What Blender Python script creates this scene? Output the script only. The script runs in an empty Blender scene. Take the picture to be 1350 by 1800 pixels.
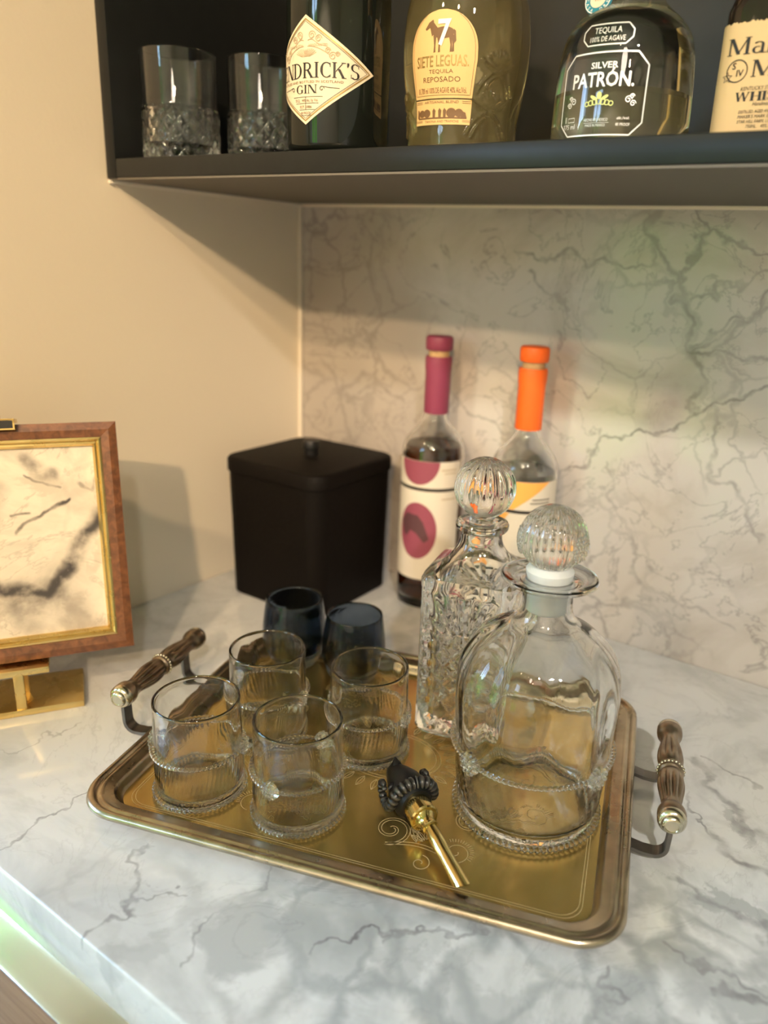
import bpy, bmesh, math, random
from mathutils import Vector, Matrix

PI = math.pi
scene = bpy.context.scene
COL = scene.collection
random.seed(7)

# ------------------------------------------------------------------ camera
def make_camera():
    yaw, pitch, roll = 0.57746, 0.31744, 0.05019
    cy, sy = math.cos(yaw), math.sin(yaw)
    f = Vector((-sy * math.cos(pitch), cy * math.cos(pitch), -math.sin(pitch)))
    r = Vector((cy, sy, 0)); u = r.cross(f)
    c, s = math.cos(roll), math.sin(roll)
    R = c * r + s * u
    U = -s * r + c * u
    m = Matrix(((R.x, U.x, -f.x, 0.74534), (R.y, U.y, -f.y, -0.8134), (R.z, U.z, -f.z, 0.415), (0, 0, 0, 1)))
    cam = bpy.data.cameras.new('camera')
    o = bpy.data.objects.new('camera', cam); COL.objects.link(o)
    o.matrix_world = m
    cam.sensor_fit = 'VERTICAL'; cam.sensor_height = 36.0; cam.sensor_width = 27.0
    cam.lens = 1345.0 / 1800.0 * 36.0
    cam.shift_x = -65.0 / 1800.0
    cam.clip_start = 0.01
    cam.dof.use_dof = True; cam.dof.focus_distance = 0.60; cam.dof.aperture_fstop = 3.3
    scene.camera = o
make_camera()

# ------------------------------------------------------------------ sky, lamps, exposure
SKY_STRENGTH = 3.3
world = bpy.data.worlds.new('world'); scene.world = world
world.use_nodes = True
wn = world.node_tree
bg = wn.nodes['Background']
sky = wn.nodes.new('ShaderNodeTexSky')
sky.sky_type = 'NISHITA'; sky.sun_disc = False
sky.sun_elevation = math.radians(48); sky.sun_rotation = math.radians(60)
wn.links.new(sky.outputs[0], bg.inputs[0])
bg.inputs[1].default_value = SKY_STRENGTH

def spot(name, loc, target, power, color, radius=0.045, angle=75, blend=0.6):
    l = bpy.data.lights.new(name, 'SPOT')
    l.energy = power; l.color = color; l.shadow_soft_size = radius
    l.spot_size = math.radians(angle); l.spot_blend = blend
    o = bpy.data.objects.new(name, l); COL.objects.link(o)
    o.location = loc
    d = Vector(target) - Vector(loc)
    o.rotation_euler = d.to_track_quat('-Z', 'Y').to_euler()
    return o
WARM = (1.0, 0.70, 0.40)
spot('downlight_or_fill', (-0.25, -2.02, 1.60), (0.05, -0.02, 0.40), 60, WARM, 0.04, 36, 0.9)
spot('downlight_or_fill', (0.75, -2.10, 1.60), (-0.05, -0.25, 0.45), 115, WARM, 0.04, 36, 0.9)
spot('downlight_or_fill', (1.75, -2.65, 1.60), (-0.10, -0.30, 0.42), 265, WARM, 0.04, 28, 0.9)
spot('downlight_or_fill', (1.75, -1.75, 1.60), (0.85, -0.08, 0.15), 150, (1.0, 0.94, 0.86), 0.05, 44, 0.9)  # added neutral fill, brightens the right of the backsplash and counter
spot('downlight_or_fill', (0.80, -2.00, 1.62), (0.80, -3.20, 0.0), 420, (1.0, 0.86, 0.70), 0.05, 85, 0.5)  # added fill, turned away from the counter so its bounce lifts the shadows
gl = bpy.data.lights.new('added_fill_light', 'POINT')          # unseen soft light added to brighten the ceiling and lift the shadows
gl.energy = 20; gl.color = (1.0, 0.86, 0.70); gl.shadow_soft_size = 0.14
go = bpy.data.objects.new('added_fill_light', gl); COL.objects.link(go); go.location = (1.05, -1.95, 1.28)

def portal(loc, rot, w, h):
    pl = bpy.data.lights.new('window_daylight', 'AREA')
    pl.shape = 'RECTANGLE'; pl.size = w; pl.size_y = h
    pl.cycles.is_portal = True
    po = bpy.data.objects.new('window_daylight', pl); COL.objects.link(po)
    po.location = loc; po.rotation_euler = [math.radians(a) for a in rot]
portal((-0.55, -3.38, 0.325), (90, 0, 0), 0.8, 2.35)
portal((-1.48, -1.75, 0.30), (90, 0, -90), 1.7, 2.30)

vs = scene.view_settings
vs.view_transform = 'Standard'; vs.look = 'None'; vs.gamma = 1.0; vs.use_curve_mapping = False
vs.exposure = 0.0
cy = scene.cycles
cy.use_denoising = True
cy.max_bounces = 24; cy.transmission_bounces = 20; cy.transparent_max_bounces = 24
cy.glossy_bounces = 8; cy.diffuse_bounces = 4
cy.sample_clamp_indirect = 4.0
cy.caustics_reflective = True; cy.caustics_refractive = True
cy.blur_glossy = 0.5

# ------------------------------------------------------------------ helpers
def link(name, me, mat=None, parent=None):
    o = bpy.data.objects.new(name, me); COL.objects.link(o)
    if mat is not None:
        me.materials.clear(); me.materials.append(mat)
    if parent is not None:
        o.parent = parent
    return o

def mesh(name, V, F, mat=None, parent=None, smooth=False, auto=None, kind=None):
    me = bpy.data.meshes.new(name)
    me.from_pydata([tuple(v) for v in V], [], F)
    me.validate(clean_customdata=False)
    bm = bmesh.new(); bm.from_mesh(me)
    bmesh.ops.recalc_face_normals(bm, faces=bm.faces)
    bm.to_mesh(me); bm.free()
    if smooth:
        me.polygons.foreach_set('use_smooth', [True] * len(me.polygons))
        if auto:
            me.set_sharp_from_angle(angle=math.radians(auto))
    o = link(name, me, mat, parent)
    if kind:
        o['kind'] = kind
    return o

def thing(name, label, cat, loc=(0, 0, 0), rz=0.0, group=None):
    o = bpy.data.objects.new(name, None); COL.objects.link(o)
    o.empty_display_size = 0.02
    o.location = loc; o.rotation_euler = (0, 0, rz)
    o['label'] = label; o['category'] = cat
    if group: o['group'] = group
    return o

class G:
    """collects geometry"""
    def __init__(s): s.V = []; s.F = []
    def add(s, V, F):
        b = len(s.V); s.V += [tuple(v) for v in V]; s.F += [tuple(i + b for i in f) for f in F]; return s
    def box(s, x0, x1, y0, y1, z0, z1):
        V = [(x0, y0, z0), (x1, y0, z0), (x1, y1, z0), (x0, y1, z0), (x0, y0, z1), (x1, y0, z1), (x1, y1, z1), (x0, y1, z1)]
        return s.add(V, [(0, 3, 2, 1), (4, 5, 6, 7), (0, 1, 5, 4), (1, 2, 6, 5), (2, 3, 7, 6), (3, 0, 4, 7)])
    def obj(s, name, mat, parent=None, smooth=False, auto=None, kind=None):
        return mesh(name, s.V, s.F, mat, parent, smooth, auto, kind)

def bbox_obj(name, x0, x1, y0, y1, z0, z1, mat, parent=None, bev=0.0, kind=None, seg=2):
    bm = bmesh.new()
    bmesh.ops.create_cube(bm, size=1.0)
    for v in bm.verts:
        v.co = ((x0 + x1) / 2 + v.co.x * (x1 - x0), (y0 + y1) / 2 + v.co.y * (y1 - y0), (z0 + z1) / 2 + v.co.z * (z1 - z0))
    if bev > 0:
        bmesh.ops.bevel(bm, geom=list(bm.edges), offset=bev, segments=seg, affect='EDGES', profile=0.5)
    me = bpy.data.meshes.new(name); bm.to_mesh(me); bm.free()
    if bev > 0:
        me.polygons.foreach_set('use_smooth', [True] * len(me.polygons)); me.set_sharp_from_angle(angle=math.radians(40))
    o = link(name, me, mat, parent)
    if kind: o['kind'] = kind
    return o

def loft(rings, cap0=True, cap1=True, closed=True):
    """rings: list of lists of points (same count)."""
    n = len(rings[0]); V = [p for r in rings for p in r]; F = []
    for i in range(len(rings) - 1):
        for j in range(n if closed else n - 1):
            k = (j + 1) % n
            F.append((i * n + j, i * n + k, (i + 1) * n + k, (i + 1) * n + j))
    if cap0: F.append(tuple(range(n - 1, -1, -1)))
    if cap1: F.append(tuple((len(rings) - 1) * n + j for j in range(n)))
    return V, F

def lathe(prof, seg=64, mod=None):
    """prof: list of (r,z); closed body of revolution. mod(r,z,theta,i)->r"""
    V = []; F = []; idx = []
    for i, (r, z) in enumerate(prof):
        if r < 1e-6:
            idx.append([len(V)]); V.append((0, 0, z))
        else:
            row = []
            for j in range(seg):
                t = 2 * PI * j / seg
                rr = mod(r, z, t, i) if mod else r
                row.append(len(V)); V.append((rr * math.cos(t), rr * math.sin(t), z))
            idx.append(row)
    for a, b in zip(idx, idx[1:]):
        if len(a) == 1 and len(b) == 1: continue
        for j in range(seg):
            k = (j + 1) % seg
            if len(a) == 1: F.append((a[0], b[k], b[j]))
            elif len(b) == 1: F.append((a[j], a[k], b[0]))
            else: F.append((a[j], a[k], b[k], b[j]))
    return V, F

def smooth_prof(pts, n=6):
    """Catmull-Rom through (r,z) points."""
    out = []
    P = [pts[0]] + list(pts) + [pts[-1]]
    for i in range(1, len(P) - 2):
        p0, p1, p2, p3 = P[i - 1], P[i], P[i + 1], P[i + 2]
        for k in range(n):
            t = k / n
            q = []
            for a, b, c, d in zip(p0, p1, p2, p3):
                q.append(0.5 * (2 * b + (c - a) * t + (2 * a - 5 * b + 4 * c - d) * t * t + (3 * b - a - 3 * c + d) * t ** 3))
            q[0] = max(q[0], 0.0)
            out.append(tuple(q))
    out.append(pts[-1])
    return out

def tube(path, rad, n=8, flat=None, cap=True, mod=None):
    """sweep; path list of 3-vectors, rad float or list; flat=(w,h) makes a flat bar with w along 'side'."""
    P = [Vector(p) for p in path]; rings = []
    up = Vector((0, 0, 1)); prev = None
    for i, p in enumerate(P):
        t = (P[min(i + 1, len(P) - 1)] - P[max(i - 1, 0)]).normalized()
        if prev is None:
            a = t.cross(up)
            if a.length < 1e-3: a = t.cross(Vector((0, 1, 0)))
            a.normalize()
        else:
            a = prev - t * prev.dot(t); a.normalize()
        prev = a
        b = a.cross(t)
        ring = []
        if flat:
            w, h = flat[0] / 2, flat[1] / 2
            for (x, y) in ((-w, -h), (w, -h), (w, h), (-w, h)):
                ring.append(p + a * x + b * y)
        else:
            r = rad[i] if isinstance(rad, (list, tuple)) else rad
            for j in range(n):
                th = 2 * PI * j / n
                rr = mod(r, i, th) if mod else r
                ring.append(p + a * rr * math.cos(th) + b * rr * math.sin(th))
        rings.append(ring)
    return loft(rings, cap, cap)

def rrect(hx, hy, rad, n=8, z=0.0, cx=0, cy=0):
    pts = []
    rad = max(min(rad, hx, hy), 1e-5)
    for (sx, sy, a0) in ((1, 1, 0), (-1, 1, 90), (-1, -1, 180), (1, -1, 270)):
        for k in range(n + 1):
            a = math.radians(a0 + 90 * k / n)
            pts.append((cx + sx * (hx - rad) + rad * math.cos(a), cy + sy * (hy - rad) + rad * math.sin(a), z))
    return pts

def sphere(c, r, nu=10, nv=6, sx=1, sy=1, sz=1):
    prof = [(r * math.sin(PI * i / nv), -r * math.cos(PI * i / nv)) for i in range(nv + 1)]
    prof[0] = (0, -r); prof[-1] = (0, r)
    V, F = lathe(prof, nu)
    return [(c[0] + x * sx, c[1] + y * sy, c[2] + z * sz) for x, y, z in V], F

# ------------------------------------------------------------------ materials
def nt(name):
    m = bpy.data.materials.new(name); m.use_nodes = True
    return m, m.node_tree.nodes, m.node_tree.links, m.node_tree.nodes['Principled BSDF']

def pmat(name, color, rough=0.5, metal=0.0, trans=0.0, ior=1.45, noise=None, bump=None, spec=None, coat=0.0, alpha=None):
    m, N, L, b = nt(name)
    b.inputs['Base Color'].default_value = (*color, 1)
    b.inputs['Roughness'].default_value = rough
    b.inputs['Metallic'].default_value = metal
    b.inputs['Transmission Weight'].default_value = trans
    b.inputs['IOR'].default_value = ior
    if spec is not None: b.inputs['Specular IOR Level'].default_value = spec
    b.inputs['Coat Weight'].default_value = coat
    if noise:
        sc, c2, amt = noise
        tc = N.new('ShaderNodeTexCoord'); nz = N.new('ShaderNodeTexNoise')
        nz.inputs['Scale'].default_value = sc; nz.inputs['Detail'].default_value = 5
        L.new(tc.outputs['Object'], nz.inputs['Vector'])
        cr = N.new('ShaderNodeValToRGB')
        cr.color_ramp.elements[0].position = 0.5 - amt; cr.color_ramp.elements[1].position = 0.5 + amt
        cr.color_ramp.elements[0].color = (*color, 1); cr.color_ramp.elements[1].color = (*c2, 1)
        L.new(nz.outputs['Fac'], cr.inputs['Fac']); L.new(cr.outputs['Color'], b.inputs['Base Color'])
    if bump:
        sc, st, dist = bump
        tc = N.new('ShaderNodeTexCoord'); nz = N.new('ShaderNodeTexNoise')
        nz.inputs['Scale'].default_value = sc; nz.inputs['Detail'].default_value = 3
        L.new(tc.outputs['Object'], nz.inputs['Vector'])
        bp = N.new('ShaderNodeBump'); bp.inputs['Strength'].default_value = st; bp.inputs['Distance'].default_value = dist
        L.new(nz.outputs['Fac'], bp.inputs['Height']); L.new(bp.outputs['Normal'], b.inputs['Normal'])
    return m

def wood(name, c1, c2, scale=(30, 30, 3), rough=0.4):
    m, N, L, b = nt(name)
    tc = N.new('ShaderNodeTexCoord'); mp = N.new('ShaderNodeMapping'); nz = N.new('ShaderNodeTexNoise')
    mp.inputs['Scale'].default_value = scale
    nz.inputs['Scale'].default_value = 4; nz.inputs['Detail'].default_value = 8; nz.inputs['Distortion'].default_value = 0.6
    L.new(tc.outputs['Object'], mp.inputs['Vector']); L.new(mp.outputs['Vector'], nz.inputs['Vector'])
    cr = N.new('ShaderNodeValToRGB')
    cr.color_ramp.elements[0].position = 0.35; cr.color_ramp.elements[1].position = 0.68
    cr.color_ramp.elements[0].color = (*c1, 1); cr.color_ramp.elements[1].color = (*c2, 1)
    L.new(nz.outputs['Fac'], cr.inputs['Fac']); L.new(cr.outputs['Color'], b.inputs['Base Color'])
    b.inputs['Roughness'].default_value = rough
    return m

def math_node(N, L, op, a, b=None, clamp=False):
    n = N.new('ShaderNodeMath'); n.operation = op; n.use_clamp = clamp
    for i, v in enumerate((a, b)):
        if v is None: continue
        if isinstance(v, (int, float)): n.inputs[i].default_value = v
        else: L.new(v, n.inputs[i])
    return n.outputs[0]

def vmath(N, L, op, a, b=None, scale=None):
    n = N.new('ShaderNodeVectorMath'); n.operation = op
    for i, v in enumerate((a, b)):
        if v is None: continue
        if isinstance(v, (tuple, list)): n.inputs[i].default_value = v
        else: L.new(v, n.inputs[i])
    if scale is not None:
        if isinstance(scale, (int, float)): n.inputs['Scale'].default_value = scale
        else: L.new(scale, n.inputs['Scale'])
    return n.outputs['Value'] if op in ('LENGTH', 'DOT_PRODUCT') else n.outputs['Vector']

def smooth_line(N, L, dist, w0, w1):
    mr = N.new('ShaderNodeMapRange'); mr.interpolation_type = 'SMOOTHSTEP'
    mr.inputs['From Min'].default_value = w0; mr.inputs['From Max'].default_value = w1
    mr.inputs['To Min'].default_value = 1; mr.inputs['To Max'].default_value = 0
    L.new(dist, mr.inputs['Value'])
    return mr.outputs['Result']

def marble(name, axes, lines, base=(0.80, 0.78, 0.76), cloud=(0.50, 0.50, 0.51), vein=(0.13, 0.12, 0.13),
           cell=9.0, web=0.75, rough=0.10, cloud_scale=5.0, cloud_lo=0.48, cloud_hi=0.72, cloud_amt=0.8, fine=0.6, distort=0.02, patches=(), fold=False, soft_web=None):
    """polished stone: clouded ground, web of thin veins, and the chief veins of this slab as polylines.
    lines: (points, half width, strength, soft)"""
    m, N, L, b = nt(name)
    tc = N.new('ShaderNodeTexCoord')
    sp = N.new('ShaderNodeSeparateXYZ'); L.new(tc.outputs['Object'], sp.inputs[0])
    cb = N.new('ShaderNodeCombineXYZ')
    for i, a in enumerate(axes):
        L.new(sp.outputs['XYZ'.index(a)], cb.inputs[i])
    if axes == 'XY' and fold:          # carry the figure over the slab's front edge
        L.new(math_node(N, L, 'ADD', sp.outputs[1], sp.outputs[2]), cb.inputs[1])
    P = cb.outputs[0]
    def noise(scale, detail=5, dist=0.0, vec=None, rough=0.55):
        n = N.new('ShaderNodeTexNoise'); n.inputs['Scale'].default_value = scale; n.inputs['Detail'].default_value = detail
        n.inputs['Distortion'].default_value = dist; n.inputs['Roughness'].default_value = rough
        L.new(vec if vec is not None else P, n.inputs['Vector']); return n
    n1 = noise(14, 4)
    off = vmath(N, L, 'SUBTRACT', n1.outputs['Color'], (0.5, 0.5, 0.5))
    Pd = vmath(N, L, 'ADD', P, vmath(N, L, 'SCALE', off, scale=distort * 2.2))
    n2 = noise(45, 3)
    off2 = vmath(N, L, 'SUBTRACT', n2.outputs['Color'], (0.5, 0.5, 0.5))
    Pd = vmath(N, L, 'ADD', Pd, vmath(N, L, 'SCALE', off2, scale=distort * 0.8))
    # flatten
    Pd = vmath(N, L, 'MULTIPLY', Pd, (1, 1, 0))
    # clouds
    nc = noise(cloud_scale, 7, 1.2, rough=0.62)
    mr = N.new('ShaderNodeMapRange'); mr.inputs['From Min'].default_value = cloud_lo; mr.inputs['From Max'].default_value = cloud_hi
    L.new(nc.outputs['Fac'], mr.inputs['Value'])
    cfac = math_node(N, L, 'MULTIPLY', mr.outputs['Result'], cloud_amt, True)
    npz = noise(16, 6, 0.5, rough=0.65)
    Pp = vmath(N, L, 'MULTIPLY', vmath(N, L, 'ADD', P, vmath(N, L, 'SCALE', vmath(N, L, 'SUBTRACT', npz.outputs['Color'], (0.5, 0.5, 0.5)), scale=0.11)), (1, 1, 0))
    for (px, py, rx, ry, ang, amt) in patches:
        d = vmath(N, L, 'SUBTRACT', Pp, (px, py, 0))
        c, s = math.cos(ang), math.sin(ang)
        du = vmath(N, L, 'DOT_PRODUCT', d, (c / rx, s / rx, 0)); dv = vmath(N, L, 'DOT_PRODUCT', d, (-s / ry, c / ry, 0))
        rr = math_node(N, L, 'ADD', math_node(N, L, 'MULTIPLY', du, du), math_node(N, L, 'MULTIPLY', dv, dv))
        f = math_node(N, L, 'MULTIPLY', smooth_line(N, L, rr, 0.25, 1.1), amt)
        cfac = math_node(N, L, 'MAXIMUM', cfac, f)
    if soft_web:
        px, py, rx, ry, sc_, amt = soft_web
        v2 = N.new('ShaderNodeTexVoronoi'); v2.feature = 'DISTANCE_TO_EDGE'; v2.inputs['Scale'].default_value = sc_
        npw = noise(20, 4, 0.3)
        Pw = vmath(N, L, 'MULTIPLY', vmath(N, L, 'ADD', P, vmath(N, L, 'SCALE', vmath(N, L, 'SUBTRACT', npw.outputs['Color'], (0.5, 0.5, 0.5)), scale=0.055)), (1, 1.0, 0))
        L.new(Pw, v2.inputs['Vector'])
        d = vmath(N, L, 'SUBTRACT', Pp, (px, py, 0))
        rr = vmath(N, L, 'LENGTH', vmath(N, L, 'MULTIPLY', d, (1 / rx, 1 / ry, 0)))
        npv = noise(26, 3)
        f = math_node(N, L, 'MULTIPLY', smooth_line(N, L, v2.outputs['Distance'], 0.0, 0.24), smooth_line(N, L, rr, 0.35, 1.0))
        f = math_node(N, L, 'MULTIPLY', f, math_node(N, L, 'MULTIPLY', npv.outputs['Fac'], amt * 1.8, True))
        cfac = math_node(N, L, 'MAXIMUM', cfac, f)
    mx = N.new('ShaderNodeMix'); mx.data_type = 'RGBA'
    mx.inputs['A'].default_value = (*base, 1); mx.inputs['B'].default_value = (*cloud, 1)
    L.new(cfac, mx.inputs['Factor'])
    # web of veins
    vo = N.new('ShaderNodeTexVoronoi'); vo.feature = 'DISTANCE_TO_EDGE'; vo.inputs['Scale'].default_value = cell
    L.new(Pd, vo.inputs['Vector'])
    w1 = smooth_line(N, L, vo.outputs['Distance'], 0.004, 0.05)
    msk = noise(3.6, 3)
    mk = N.new('ShaderNodeMapRange'); mk.inputs['From Min'].default_value = 0.40; mk.inputs['From Max'].default_value = 0.66
    L.new(msk.outputs['Fac'], mk.inputs['Value'])
    veins = math_node(N, L, 'MULTIPLY', math_node(N, L, 'MULTIPLY', w1, mk.outputs['Result']), web)
    nr = noise(9, 8, 1.5, rough=0.6)
    rid = math_node(N, L, 'ABSOLUTE', math_node(N, L, 'SUBTRACT', nr.outputs['Fac'], 0.5))
    w2 = math_node(N, L, 'MULTIPLY', smooth_line(N, L, rid, 0.0, 0.014), fine)
    mk2 = noise(2.7, 2)
    w2 = math_node(N, L, 'MULTIPLY', w2, math_node(N, L, 'MULTIPLY', mk2.outputs['Fac'], 1.2, True))
    veins = math_node(N, L, 'MAXIMUM', veins, w2)
    nb = noise(38, 4)
    for (pts, hw, stg, soft) in lines:
        dmin = None
        for (a, c) in zip(pts, pts[1:]):
            A = Vector((a[0], a[1], 0)); BA = Vector((c[0], c[1], 0)) - A
            pa = vmath(N, L, 'SUBTRACT', Pd, tuple(A))
            h = vmath(N, L, 'DOT_PRODUCT', pa, tuple(BA / max(BA.length_squared, 1e-9)))
            h = math_node(N, L, 'ADD', h, 0.0, True)
            sc = N.new('ShaderNodeVectorMath'); sc.operation = 'SCALE'; sc.inputs[0].default_value = tuple(BA)
            L.new(h, sc.inputs['Scale'])
            d = vmath(N, L, 'LENGTH', vmath(N, L, 'SUBTRACT', pa, sc.outputs['Vector']))
            dmin = d if dmin is None else math_node(N, L, 'MINIMUM', dmin, d)
        ln = smooth_line(N, L, dmin, hw * 0.25, hw * (1 + soft))
        ln = math_node(N, L, 'MULTIPLY', ln, math_node(N, L, 'MULTIPLY', math_node(N, L, 'ADD', math_node(N, L, 'MULTIPLY', nb.outputs['Fac'], 2.4), -0.55, True), stg, True))
        veins = math_node(N, L, 'MAXIMUM', veins, ln)
    mx2 = N.new('ShaderNodeMix'); mx2.data_type = 'RGBA'
    L.new(mx.outputs['Result'], mx2.inputs['A']); mx2.inputs['B'].default_value = (*vein, 1)
    L.new(veins, mx2.inputs['Factor'])
    L.new(mx2.outputs['Result'], b.inputs['Base Color'])
    b.inputs['Roughness'].default_value = rough
    return m

BACK_LINES = [
 ([(0.330, 0.165), (0.407, 0.189), (0.448, 0.222), (0.484, 0.245), (0.532, 0.262), (0.547, 0.281), (0.562, 0.289), (0.583, 0.296), (0.612, 0.314), (0.70, 0.36)], 0.0022, 0.9, 0.6),
 ([(0.547, 0.281), (0.539, 0.299), (0.549, 0.32), (0.528, 0.352), (0.517, 0.374), (0.506, 0.393), (0.478, 0.419), (0.481, 0.441)], 0.0028, 0.55, 1.2),
 ([(0.528, 0.352), (0.558, 0.351), (0.607, 0.346), (0.70, 0.33)], 0.0022, 0.7, 0.8),
 ([(0.528, 0.352), (0.56, 0.369), (0.599, 0.391), (0.70, 0.44)], 0.0018, 0.6, 0.8),
 ([(0.528, 0.355), (0.569, 0.382), (0.6, 0.386), (0.7, 0.40)], 0.0018, 0.6, 0.8),
 ([(0.517, 0.392), (0.565, 0.407), (0.595, 0.414), (0.7, 0.45)], 0.0018, 0.5, 0.8),
 ([(0.328, 0.424), (0.39, 0.427), (0.429, 0.42), (0.478, 0.419)], 0.002, 0.55, 1.0),
 ([(0.566, 0.283), (0.578, 0.245), (0.574, 0.219), (0.598, 0.206), (0.63, 0.17)], 0.0022, 0.5, 1.4),
 ([(0.351, 0.408), (0.37, 0.39), (0.402, 0.379)], 0.002, 0.5, 1.2),
 ([(0.034, 0.272), (0.075, 0.238), (0.114, 0.273), (0.171, 0.243)], 0.0025, 0.4, 1.5),
 ([(0.47, 0.207), (0.505, 0.093), (0.555, 0.065), (0.623, 0.058)], 0.0016, 0.4, 1.2),
 ([(0.109, 0.437), (0.129, 0.369), (0.093, 0.308)], 0.002, 0.4, 1.5)]
TOP_LINES = [
 ([(0.272, -0.607), (0.272, -0.593), (0.262, -0.563), (0.252, -0.538), (0.259, -0.524)], 0.0010, 0.7, 1.0),
 ([(0.146, -0.539), (0.159, -0.51), (0.166, -0.476)], 0.0008, 0.5, 1.0),
 ([(0.345, -0.536), (0.352, -0.554), (0.372, -0.566), (0.376, -0.581), (0.377, -0.594), (0.378, -0.61)], 0.0016, 0.7, 1.2),
 ([(0.372, -0.566), (0.396, -0.56)], 0.0008, 0.6, 1.0),
 ([(0.417, -0.491), (0.437, -0.515), (0.429, -0.54), (0.439, -0.581)], 0.0012, 0.5, 1.4),
 ([(0.537, -0.496), (0.561, -0.464), (0.612, -0.432)], 0.0012, 0.65, 1.2),
 ([(0.5, -0.541), (0.511, -0.52), (0.522, -0.499), (0.542, -0.489)], 0.0012, 0.8, 1.2),
 ([(0.629, -0.182), (0.667, -0.212), (0.697, -0.248), (0.706, -0.25)], 0.0040, 0.6, 1.2),
 ([(0.684, -0.274), (0.722, -0.289), (0.76, -0.29)], 0.0035, 0.8, 1.2),
 ([(0.67, -0.338), (0.709, -0.337), (0.734, -0.353)], 0.0030, 0.65, 1.6),
 ([(0.673, -0.387), (0.705, -0.396), (0.734, -0.389)], 0.0014, 0.6, 1.2),
 ([(0.637, -0.171), (0.673, -0.178), (0.703, -0.189)], 0.0014, 0.6, 1.2),
 ([(0.655, -0.432), (0.667, -0.447), (0.666, -0.471)], 0.0014, 0.5, 1.2),
 ([(0.708, -0.408), (0.729, -0.399), (0.741, -0.393)], 0.0025, 0.75, 1.2),
 ([(0.682, -0.275), (0.664, -0.257), (0.657, -0.237)], 0.0012, 0.6, 1.2)]
TOP_PATCH = [(0.455, -0.545, 0.050, 0.030, 1.0, 0.75), (0.705, -0.335, 0.045, 0.016, -0.3, 0.8), (0.730, -0.41, 0.05, 0.02, 0.4, 0.8),
             (0.545, -0.50, 0.035, 0.022, 0.6, 0.6), (0.61, -0.50, 0.05, 0.025, 0.8, 0.7), (0.69, -0.245, 0.03, 0.010, -0.9, 0.6), (0.405, -0.60, 0.03, 0.02, 1.2, 0.6)]

M = {}
M['backsplash'] = marble('backsplash_marble', 'XZ', BACK_LINES, base=(0.53, 0.495, 0.46), cloud=(0.34, 0.295, 0.25), vein=(0.10, 0.09, 0.09), cell=15, web=0.55, rough=0.14, fine=0.6, distort=0.030, patches=[(0.10, 0.26, 0.17, 0.28, 0.0, 0.75), (0.22, 0.10, 0.15, 0.12, 0.0, 0.5)])
M['counter'] = marble('countertop_marble', 'XY', TOP_LINES, base=(0.68, 0.685, 0.68), cloud=(0.37, 0.385, 0.385), vein=(0.13, 0.12, 0.13), cell=9, web=0.16, rough=0.07,
                      fine=0.20, distort=0.035, cloud_scale=6.5, cloud_lo=0.47, cloud_hi=0.70, cloud_amt=0.75, patches=TOP_PATCH, fold=True, soft_web=(0.62, -0.47, 0.36, 0.22, 21, 1.1))
M['wall'] = pmat('cream_wall_paint', (0.74, 0.66, 0.53), 0.75, bump=(180, 0.08, 0.002))
M['ceiling'] = pmat('white_ceiling_paint', (0.82, 0.80, 0.76), 0.8, bump=(150, 0.05, 0.002))
M['floor'] = wood('oak_floor', (0.20, 0.12, 0.06), (0.33, 0.21, 0.12), (4, 30, 4), 0.35)
M['cabinet'] = pmat('charcoal_paint', (0.0085, 0.0095, 0.0098), 0.36, noise=(60, (0.011, 0.0125, 0.013), 0.3), spec=0.35, bump=(90, 0.06, 0.002))
M['underside'] = pmat('taupe_underside', (0.13, 0.115, 0.095), 0.6, bump=(120, 0.04, 0.002))
M['caulk'] = pmat('cream_caulk', (0.80, 0.72, 0.60), 0.5, bump=(200, 0.1, 0.001))
M['basewood'] = wood('brown_cabinet_front', (0.24, 0.14, 0.08), (0.32, 0.20, 0.12), (3, 3, 30), 0.45)
M['railmetal'] = pmat('polished_metal_rail', (0.80, 0.76, 0.66), 0.16, 1.0, bump=(60, 0.03, 0.002))
M['glass'] = pmat('clear_glass', (0.985, 0.99, 0.985), 0.0, 0.0, 1.0, 1.45)
M['wavyglass'] = pmat('hand_blown_glass', (0.99, 0.995, 0.985), 0.0, 0.0, 1.0, 1.45, bump=(45, 0.08, 0.003))
M['crystal'] = pmat('cut_crystal', (0.99, 0.99, 0.99), 0.0, 0.0, 1.0, 1.52)
M['frosted'] = pmat('frosted_glass', (0.84, 0.85, 0.82), 0.5, 0.0, 0.35, 1.45, bump=(400, 0.1, 0.001))
M['blueglass'] = pmat('dark_blue_glass', (0.16, 0.21, 0.29), 0.0, 0.0, 1.0, 1.45, bump=(60, 0.2, 0.003))
M['brass_floor'] = None
M['black'] = pmat('black_leather', (0.0045, 0.0032, 0.0025), 0.6, bump=(260, 0.35, 0.002), spec=0.12)
M['blackmetal'] = pmat('black_metal', (0.010, 0.010, 0.010), 0.4, 0.3, bump=(200, 0.1, 0.001))

def worn_black():
    m, N, L, b = nt('worn_black_metal')
    ge = N.new('ShaderNodeNewGeometry'); cr = N.new('ShaderNodeValToRGB')
    cr.color_ramp.elements[0].position = 0.535; cr.color_ramp.elements[1].position = 0.66
    cr.color_ramp.elements[0].color = (0.010, 0.010, 0.010, 1); cr.color_ramp.elements[1].color = (0.26, 0.25, 0.22, 1)
    L.new(ge.outputs['Pointiness'], cr.inputs['Fac']); L.new(cr.outputs['Color'], b.inputs['Base Color'])
    b.inputs['Roughness'].default_value = 0.3; b.inputs['Metallic'].default_value = 0.4
    return m
M['wornblack'] = worn_black()

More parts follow.
